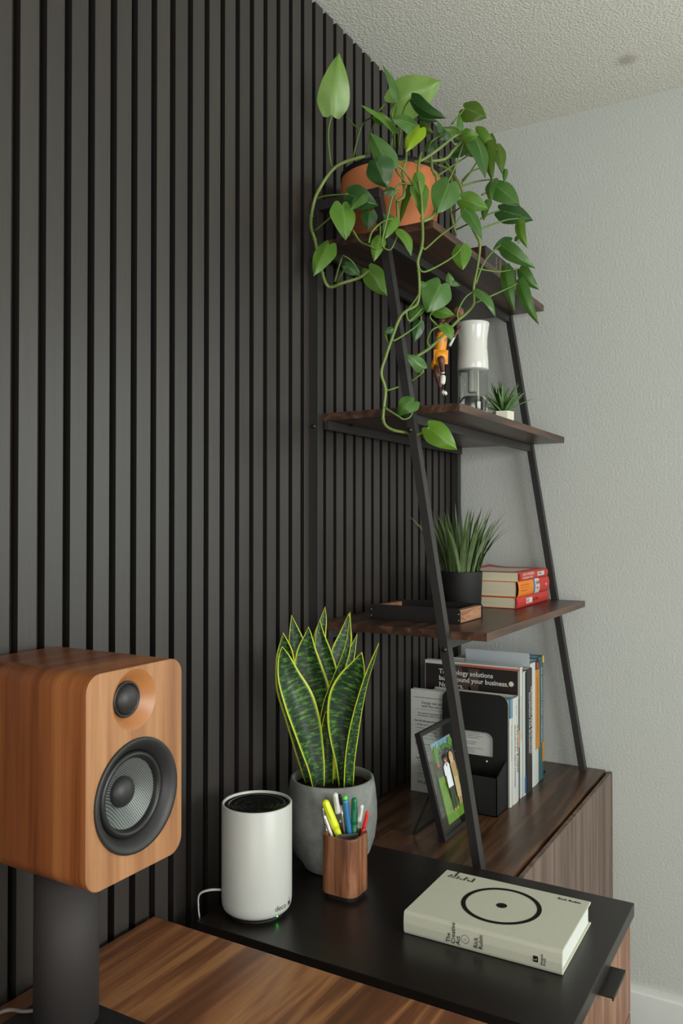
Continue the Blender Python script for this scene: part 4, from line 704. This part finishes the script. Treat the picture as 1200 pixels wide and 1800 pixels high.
g8 = book('teal_book', 'tall teal book with light spine lettering, last in the row before the far bookend', .145, .3000, -.1930, -.1500, .972, 'blue', 'teal')
B().box(.2995, .3026, -.160, -.1501, .955, .9722).part('yellow_spine_tip', ['yellow'], g8)
B().box(.2995, .3028, -.1660, -.1502, .70, .75).part('orange_spine_patch', ['spine_orange'], g8)
spine_text(g8, "THE ARCHITECT'S STUDIO COMPANION", .0105, -.176, .945, 'ink_white', x=.3030, bold=.02)
t = thing('bookend', 'black metal bookend at the far end of the book row, by the back wall', 'bookend', (.22, -.14, .655))
plate([(.2965, ZC)]+arc(.2765, .868, .020, 0, 90)+arc(.165, .868, .020, 90, 180)+[(.145, ZC)], None, -.1485, -.1468, 'matte_black', 'plate', t)
B().box(.150, .290, -.1468, -.095, ZC, ZC+.0018).part('foot', ['matte_black'], t)

# ================================================================== shelf 3: tray, grass, book stack
ZS = 1.1095
t = thing('desk_tray', 'long black metal tray with walnut end blocks on the lowest ladder board', 'tray', (.18, -.622, ZS))
def chan(yc):
    ol = [(.0775, ZS), (.2885, ZS), (.2885, ZS+.0245)]+arc(.2815, ZS+.0245, .007, 0, 90, 4)[1:]+arc(.0845, ZS+.0245, .007, 90, 180, 4)
    return ol
for y0_, y1_ in ((-.6890, -.6872), (-.5610, -.5592)): plate(chan(0), None, y0_, y1_, 'black_metal', 'side_wall', t)
B().box(.079, .287, -.687, -.5612, ZS, ZS+.0015).part('tray_floor', ['black_metal'], t)
for x0_, x1_ in ((.2725, .2855), (.0805, .0935)): B().box(x0_, x1_, -.6868, -.5614, ZS+.0018, ZS+.0275).part('end_block', ['tray_wood'], t)
for x in (.0815, .2845):
    for z in (ZS+.007, ZS+.020): B().lathe([(0, -.0006), (.0013, -.0006), (.0015, 0)], (x, -.689, z), 'Y', 10).part('screw', ['steel'], t)

gx, gy = .2145, -.500
t = thing('potted_grass', 'dark green artificial grass in a matte black cylinder pot on the lowest ladder board', 'plant', (gx, gy, ZS))
B().lathe([(0, ZS), (.043, ZS), (.0445, ZS+.002), (.0482, ZS+.094), (.0485, ZS+.097), (.0465, ZS+.097), (.0455, ZS+.085), (0, ZS+.083)], (gx, gy, 0), 'Z', 48).part('pot', ['matte_black'], t)
b = B(); rnd = random.Random(3)
for k in range(135):
    r = .040*math.sqrt(rnd.random()); a = rnd.uniform(0, 2*math.pi); bx, by = gx+r*math.cos(a), gy+r*math.sin(a)
    L = rnd.uniform(.085, .178); lean = (.12+.9*(r/.040)**1.3)*rnd.uniform(.35, .75); da = a+rnd.uniform(-.5, .5); wd = rnd.uniform(.0022, .0040)
    s = Vector((-math.sin(a+rnd.uniform(-1.2, 1.2)), math.cos(a), 0)).normalized(); v = []; p = Vector((bx, by, ZS+.082)); th_ = lean*.35
    for i in range(7):
        u = i/6; ww = wd*(1-u**2.2)*(.55+.9*min(u*2, 1)); v += [p-s*ww, p+s*ww+Vector((0, 0, 0))]
        d = Vector((math.cos(da)*math.sin(th_), math.sin(da)*math.sin(th_), math.cos(th_))); p = p+d*L/6; th_ += lean*rnd.uniform(.1, .26)
    b.add(v, [(2*i, 2*i+1, 2*i+3, 2*i+2) for i in range(6)], 0, True)
b.part('grass_blades', ['grass'], t, kind='stuff')
B().lathe([(0, ZS+.086), (.0452, ZS+.084)], (gx, gy, 0), 'Z', 32).part('soil', ['soil'], t)

def flatbook(name, label, x0, x1, y0, y1, z0, z1, cover, spine_parts, rz=0, soft=False):
    g = thing(name, label, 'book', ((x0+x1)/2, (y0+y1)/2, z0), rz); X0, X1, Y0, Y1, H = x0-(x0+x1)/2, x1-(x0+x1)/2, y0-(y0+y1)/2, y1-(y0+y1)/2, z1-z0; c = .0016
    B().box(X0, X1-.004, Y0, Y1, 0, c, bev=.0005).box(X0, X1-.004, Y0, Y1, H-c, H, bev=.0005).part('cover', [cover], g, local=True)
    B().box(X0+.002, X1-.006, Y0+.002, Y1-.002, c, H-c).part('page_block', ['pages'], g, local=True)
    def strip(ya, yb_, off=0.0):
        pf = [(X1-.0045, 0), (X1-.0015, .0006), (X1+.0010, H*.2), (X1+.0022, H*.5), (X1+.0010, H*.8), (X1-.0015, H-.0006), (X1-.0045, H), (X1-.0045, H-c), (X1-.002, H*.5), (X1-.0045, c)]
        v = [(x+off, y, z) for y in (ya, yb_) for x, z in pf]; m = len(pf)
        return B().add(v, [(i, (i+1) % m, m+(i+1) % m, m+i) for i in range(m)]+[tuple(range(m))[::-1], tuple(m+i for i in range(m))])
    for i, (a, c_, mat) in enumerate(spine_parts): strip(Y0+(Y1-Y0)*a, Y0+(Y1-Y0)*c_, .0002*i).part('spine' if i == 0 else 'spine_panel', [mat], g, local=True)
    return g, X1+.0028, Y0, H
HY0, HY1 = -.3434, -.085
g, X_, Y_, H = flatbook('red_hardcover', 'red hardcover book with a white spine label, bottom of the stack of three', .150, .2945, HY0, HY1, ZS, ZS+.0275, 'red', [(0, 1, 'red')])
B().box(X_-.0016, X_, Y_+.066, Y_+.112, .008, .021).part('spine_label', ['ink_white'], g, local=True)
lettering(g, 'BEST', .010, (X_+.0002, Y_+.069, .0105), (0, 1, 0), (0, 0, 1), 'red', local=True, bold=.02)
lettering(g, 'FICTION', .011, (X_-.0004, Y_+.122, .0105), (0, 1, 0), (0, 0, 1), 'ink', local=True)
g, X_, Y_, H = flatbook('orange_hardcover', 'thick orange and red hardcover with a white emblem on its spine, middle of the stack', .150, .2962, HY0+.001, HY1+.001, ZS+.0280, ZS+.0655, 'orange', [(0, 1, 'red'), (0, .47, 'orange'), (.47, .515, 'emblem'), (.515, .66, 'cover_white')])
lettering(g, 'AWAY\nALL', .013, (X_-.0002, Y_+.140, .022), (0, 1, 0), (0, 0, 1), 'red', local=True, bold=.02, line=.8)
lettering(g, 'the mountain of letters and\nother notes to read again\nin the long afternoon', .0062, (X_-.0005, Y_+.014, .026), (0, 1, 0), (0, 0, 1), 'deep_red', local=True, line=1.1)
link('printed_circle', ringmesh((X_-.0006, Y_+.228, .018), .0001, .004, (0, 1, 0), (0, 0, 1), 'cream', 20), g, local=True)
g, X_, Y_, H = flatbook('self_help_paperback', 'worn red and white paperback with curling cover, top of the stack of three', .140, .2985, HY0+.002, HY1-.012, ZS+.0660, ZS+.0865, 'cream', [(0, 1, 'red')], rz=math.radians(1.2))
lettering(g, 'HOW TO WIN FRIENDS\n& INFLUENCE PEOPLE', .0088, (X_-.0008, Y_+.018, .0125), (0, 1, 0), (0, 0, 1), 'cream', local=True, bold=.015, line=.9)
B().box(X_-.0016, X_-.0004, Y_+.145, Y_+.205, .006, .0165).part('spine_label', ['ink_white'], g, local=True)
lettering(g, 'FRIENDS', .0085, (X_-.0002, Y_+.150, .0085), (0, 1, 0), (0, 0, 1), 'ink_grey', local=True)
v = []; w_, l_ = .158, .24
for i in range(9):
    for j in range(9):
        x, y = -w_/2+(w_-.006)*i/8, -l_/2+l_*j/8; lift = .006*max(0, (1-i/3))**2*(j/8)
        v.append((x, y, H+.0006+lift))
f = [(i*9+j, (i+1)*9+j, (i+1)*9+j+1, i*9+j+1) for i in range(8) for j in range(8)]
o = link('front_cover', mesh_of('front_cover', v, f, ['red', 'cream'], fm=[1 if 1 <= q//8 <= 6 and 1 <= q % 8 <= 5 else 0 for q in range(64)]), g, local=True)
so = o.modifiers.new('thick', 'SOLIDIFY'); so.thickness = .0006; so.offset = 1

# ================================================================== shelf 2: bottle, succulent, figurine
ZM = 1.5495; bx, by = .250, -.516
t = thing('spray_bottle', 'white-topped continuous spray bottle with clear body part filled with water', 'spray bottle', (bx, by, ZM))
B().lathe([(0, ZM), (.031, ZM), (.0335, ZM+.003), (.0335, 1.662), (.0322, 1.662), (.0322, ZM+.004), (.030, ZM+.0025), (0, ZM+.0025)], (bx, by, 0), 'Z', 48).part('clear_body', ['clear'], t)
B().lathe([(0, ZM+.0035), (.0305, ZM+.0035), (.0318, ZM+.006), (.0318, 1.600), (0, 1.600)], (bx, by, 0), 'Z', 48).part('water', ['water'], t)
B().lathe([(0, 1.612), (.0105, 1.612), (.0115, 1.615), (.0115, 1.662), (0, 1.662)], (bx, by, 0), 'Z', 28).part('pump_tube', ['white_plastic'], t)
B().lathe([(0, ZM+.006), (.0028, ZM+.006), (.0028, 1.66), (0, 1.66)], (bx+.016, by-.012, 0), 'Z', 14).part('dip_tube', ['white_plastic'], t)
B().lathe([(0, 1.6625), (.0345, 1.6625), (.0352, 1.6645), (.0345, 1.685), (.0320, 1.712), (.0326, 1.735), (.0355, 1.757), (.0372, 1.7665), (.0365, 1.7685), (.034, 1.7685), (0, 1.766)], (bx, by, 0), 'Z', 48).part('spray_head', ['glossy_white'], t)
tr_d = Vector((-.80, -.60, 0)); p0 = Vector((bx, by, 1.748))+tr_d*.028
B().tube([Vector((bx, by, 1.752))+tr_d*.030, Vector((bx, by, 1.744))+tr_d*.040, Vector((bx, by, 1.730))+tr_d*.047, Vector((bx, by, 1.716))+tr_d*.054], .0042, 8, sub=3, taper=.8).part('trigger', ['glossy_white'], t)

ux, uy = .277, -.392
t = thing('potted_succulent', 'small spiky green succulent in a faceted off-white pot on the middle board', 'plant', (ux, uy, ZM))
ol = [(.026*math.cos(math.radians(60*k+12)), .026*math.sin(math.radians(60*k+12))) for k in range(6)]
v = [(ux+p*s_, uy+q*s_, z) for s_, z in ((.92, ZM), (1, ZM+.012), (1, ZM+.031), (.86, ZM+.031), (.84, ZM+.026)) for p, q in ol]
B().add(v, [(i*6+k, i*6+(k+1) % 6, (i+1)*6+(k+1) % 6, (i+1)*6+k) for i in range(4) for k in range(6)]+[tuple(range(6))[::-1], tuple(24+k for k in range(6))]).part('pot', ['cream'], t)
rnd = random.Random(11)
for k in range(34):
    a = k*2.399; el = math.radians(84-62*(k/34)); L = rnd.uniform(.062, .092)
    p = Vector((ux, uy, ZM+.026)); b = B(); v = []; az = a+rnd.uniform(-.2, .2); e_ = el; wd = .0056
    sd = Vector((-math.sin(az), math.cos(az), 0))
    for i in range(6):
        u = i/5; d = Vector((math.cos(az)*math.cos(e_), math.sin(az)*math.cos(e_), math.sin(e_))); ww = wd*(.75+.4*math.sin(u*2.2))*(1-u**2.5); nn = sd.cross(d)
        v += [p-sd*ww, p-nn*ww*.45, p+sd*ww]; p = p+d*L/5; e_ -= .05
    b.add(v, [(3*i+j, 3*i+j+1, 3*i+3+j+1, 3*i+3+j) for i in range(5) for j in (0, 1)]+[(3*i+2, 3*i, 3*i+3, 3*i+5) for i in range(5)], 0, True); b.part('leaf', ['succulent'], t)

F = {k: Vector(v) for k, v in PLANT['F'].items()}
t = thing('sports_figurine', 'small basketball player figurine in a yellow uniform, jumping with both arms raised', 'figurine', (.215, -.625, ZM))
def skin(name, nodes, edges, mat, parent, sub=2):
    me = bpy.data.meshes.new(name); me.from_pydata([tuple(n_[0]) for n_ in nodes], edges, []); o = bpy.data.objects.new(name, me); COL.objects.link(o)
    mo = o.modifiers.new('skin', 'SKIN'); mo.use_smooth_shade = True
    for i, n_ in enumerate(nodes): me.skin_vertices[0].data[i].radius = (n_[1], n_[2] if len(n_) > 2 else n_[1])
    me.skin_vertices[0].data[0].use_root = True
    s_ = o.modifiers.new('sub', 'SUBSURF'); s_.levels = sub; s_.render_levels = sub
    bpy.context.view_layer.update(); m2 = bpy.data.meshes.new_from_object(o.evaluated_get(bpy.context.evaluated_depsgraph_get())); m2.name = name
    bpy.data.objects.remove(o); m2.materials.clear(); m2.materials.append(M[mat])
    for p in m2.polygons: p.use_smooth = True
    return link(name, m2, parent)
nd = [(F['pelvis'], .0105), (F['waist'], .0100, .009), (F['chest'], .0130, .010), (F['neck'], .0048), (F['head']+Vector((0, 0, .002)), .0092), (F['head']+Vector((0, 0, .009)), .0080),
      (F['rsh'], .0065), (F['relb'], .0046), (F['rhand'], .0034), (F['lsh'], .0065), (F['lelb'], .0046), (F['lhand'], .0034),
      (F['rhip'], .0090), (F['rknee'], .0082), (F['rank'], .0046), (F['lhip'], .0090), (F['lknee'], .0078), (F['lank'], .0044)]
ed = [(0, 1), (1, 2), (2, 3), (3, 4), (4, 5), (2, 6), (6, 7), (7, 8), (2, 9), (9, 10), (10, 11), (0, 12), (12, 13), (13, 14), (0, 15), (15, 16), (16, 17)]
skin('body', nd, ed, 'skin', t)
skin('jersey', [(F['pelvis']+Vector((0, 0, .004)), .0150, .0135), (F['waist'], .0148, .0130), (F['chest'], .0175, .0135), (F['neck']+Vector((0, 0, -.006)), .0120, .009)], [(0, 1), (1, 2), (2, 3)], 'jersey', t)
skin('shorts', [(F['pelvis']+Vector((0, 0, .004)), .0160, .0150), (F['rknee']+Vector((0, .006, .004)), .0125), (F['lhip']+Vector((-.001, 0, -.010)), .0150), (F['lknee']+Vector((0, 0, .010)), .0140)], [(0, 1), (0, 2), (2, 3)], 'jersey', t)
B().tube([F['pelvis']+Vector((.0125, -.006, 0)), F['pelvis']+Vector((.013, -.006, -.012)), F['lknee']+Vector((.0125, -.004, .008))], .0016, sub=3).part('side_stripe', ['purple'], t)
skin('shoe', [(F['rank']+Vector((0, 0, -.003)), .0062), (F['rank']+Vector((.001, -.001, -.012)), .0070), (F['rtoe']+Vector((.001, -.002, -.001)), .0060, .0050)], [(0, 1), (1, 2)], 'shoe', t, 1)
skin('shoe', [(F['lank']+Vector((.001, 0, -.003)), .0058), (F['shoe']+Vector((-.001, 0, -.002)), .0068), (F['ltoe']+Vector((.003, 0, .003)), .0060, .0048)], [(0, 1), (1, 2)], 'shoe', t, 1)
skin('sock', [(F['rank']+Vector((0, 0, .004)), .0056), (F['rank']+Vector((0, 0, -.002)), .0058)], [(0, 1)], 'shoe', t, 1)
skin('sock', [(F['lank']+Vector((-.003, 0, .014)), .0058), (F['lank'], .0056)], [(0, 1)], 'ink', t, 1)
skin('hair', [(F['head']+Vector((-.002, .002, .006)), .0088), (F['head']+Vector((-.001, .001, .011)), .0076)], [(0, 1)], 'hair', t, 1)
for sgn in (-1, 1): B().lathe([(.0001, .0007), (.0007, 0), (.0001, -.0007)], tuple(F['head']+Vector((.0075, -.003+sgn*.0028, .0055))), 'X', 8).part('eye', ['ink_white'], t)
skin('nose', [(F['head']+Vector((.0070, -.003, .005)), .0012), (F['head']+Vector((.0088, -.0038, .0030)), .0016)], [(0, 1)], 'skin', t, 1)
for hk, up in (('rhand', Vector((.15, -.1, 1))), ('lhand', Vector((.2, -.1, 1)))):
    for i in range(5):
        sp_ = (i-2)*.0011; base = F[hk]+Vector((sp_, sp_*.5, .001)); L = (.0052, .0062, .0066, .006, .0046)[i]
        dd = (up+Vector(((i-2)*.18, 0, 0))).normalized(); B().tube([base, base+dd*L*.6, base+dd*L+Vector((.0008, 0, 0))], .0010, 6, sub=2, taper=.7).part('finger', ['skin'], t)
B().lathe([(0.0001, .0115)]+[(.0115*math.sin(a), .0115*math.cos(a)) for a in [k*math.pi/12 for k in range(1, 12)]]+[(.0001, -.0115)], tuple(F['lhand']+Vector((-.002, .012, .008))), 'Z', 24).part('ball', ['face1'], t)
B().tube([(F['rod'].x, F['rod'].y, ZM+.003), (F['rod'].x+.001, F['rod'].y, 1.62)], .0009, 6, sub=1).part('support_rod', ['ink'], t)
B().lathe([(0, ZM), (.016, ZM), (.016, ZM+.0022), (.0152, ZM+.003), (0, ZM+.003)], (F['rod'].x, F['rod'].y, 0), 'Z', 28).part('base', ['ink'], t)
lettering(t, '8', .010, tuple(F['chest']+Vector((.0128, -.0085, -.012))), (.6, .8, 0), (0, 0, 1), 'purple', bold=.02)

# ================================================================== shelf 1: leather box and pothos
ZT = 1.9145
t = thing('leather_box', 'dark box with brown end and gold letters, on the top board beside the pothos', 'box', (.2, -.30, ZT))
B().box(.168, .2460, -.420, -.192, ZT, 1.9755, bev=.002).part('box_body', ['dark_cover'], t)
B().box(.170, .2445, -.4225, -.4202, ZT+.002, 1.9735).part('end_panel', ['box_leather'], t)
lettering(t, 'ATLAS', .012, (.2465, -.352, 1.968), (0, 0, -1), (0, 1, 0), 'gold', bold=.02); lettering(t, 'MAPS', .012, (.2465, -.325, 1.968), (0, 0, -1), (0, 1, 0), 'gold', bold=.02)

pxx, pyy = .122, -.6735
t = thing('potted_pothos', 'trailing pothos spilling from a terracotta pot on the top ladder board', 'plant', (pxx, pyy, ZT))
B().lathe([(0, ZT), (.070, ZT), (.076, ZT+.004), (.088, ZT+.030), (.1005, ZT+.062), (.1065, ZT+.092), (.1085, ZT+.125), (.1085, ZT+.148), (.1065, ZT+.152), (.104, ZT+.150), (.1035, ZT+.125), (0, ZT+.12)], (pxx, pyy, 0), 'Z', 72).part('pot', ['terracotta'], t)
B().lathe([(.1088, ZT+.146), (.1098, ZT+.148), (.1098, ZT+.157), (.107, ZT+.158), (.103, ZT+.157), (.102, ZT+.13)], (pxx, pyy, 0), 'Z', 72).part('liner_rim', ['matte_black'], t)
b = B(); v = [(pxx, pyy, ZT+.148)]
for i in range(1, 9):
    for k in range(40):
        a = 2*math.pi*k/40; r = .1025*i/8; v.append((pxx+r*math.cos(a), pyy+r*math.sin(a), ZT+.147+random.uniform(-.003, .005)*(i < 8)))
b.add(v, [(0, 1+k, 1+(k+1) % 40) for k in range(40)]+[(1+(i-1)*40+k, 1+i*40+k, 1+i*40+(k+1) % 40, 1+(i-1)*40+(k+1) % 40) for i in range(1, 8) for k in range(40)], 0, True).part('soil', ['soil'], t)
VIEW = Vector((.50, -.86, -.10)).normalized()
def pothos_leaf(L):
    b0, tp, wd, roll, curl, tone = Vector(L[0:3]), Vector(L[3:6]), L[6], L[7], L[8], L[9]
    a = tp-b0; ln = a.length; a = a/ln; s = a.cross(VIEW).normalized(); s = Matrix.Rotation(math.radians(roll), 3, a) @ s; nn = s.cross(a)
    if nn.dot(VIEW) < 0: nn = -nn
    hw = wd*.57/max(.55, math.cos(math.radians(roll))); rows = 12; cols = 8; v = []; uv = []
    for i in range(rows+1):
        u = i/rows
        wf_ = ((.50+.50*math.sin(u/.26*math.pi/2)) if u < .26 else (max(0, 1-((u-.26)/.74)**1.7))**.98)
        if u > .86: wf_ = wf_*(1-.25*(u-.86)/.14)
        for k in range(cols+1):
            q = k/cols*2-1; x = q*hw*wf_
            along = u-(min(.17, .42*hw/ln) if ln < 3.6*hw else .03)*(1-u)**4*(math.sin(min(1, abs(q)*1.15)*math.pi*.62))
            bend = curl*ln*(math.sin(min(1, max(0, u*1.02))*math.pi)**1.0)*.55 - (.10*ln*curl if u > .95 else 0)
            fold = -abs(q)*hw*wf_*.32 + .04*hw*math.sin(u*9+q*3)
            v.append(b0+a*(along*ln)+s*x+nn*(bend+fold)); uv.append((k/cols, u))
    f = [(i*(cols+1)+k, i*(cols+1)+k+1, (i+1)*(cols+1)+k+1, (i+1)*(cols+1)+k) for i in range(rows) for k in range(cols)]
    return link('leaf', mesh_of('leaf', v, f, TONE[tone], uv, True), t)
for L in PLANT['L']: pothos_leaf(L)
for r, pts in PLANT['V']:
    r *= .85; b = B().tube(pts, r, 7, sub=5)
    for p in pts[2:-1:2]:      # nodes
        q = Vector(p); b.lathe([(.0001, .0035), (r*1.35, .0012), (r*1.35, -.0012), (.0001, -.0035)], q, 'Z', 7)
    b.part('vine', ['vine'], t)
for pts in PLANT['P']: B().tube(pts, .0020, 6, sub=4, taper=.75).part('petiole', ['petiole'], t)
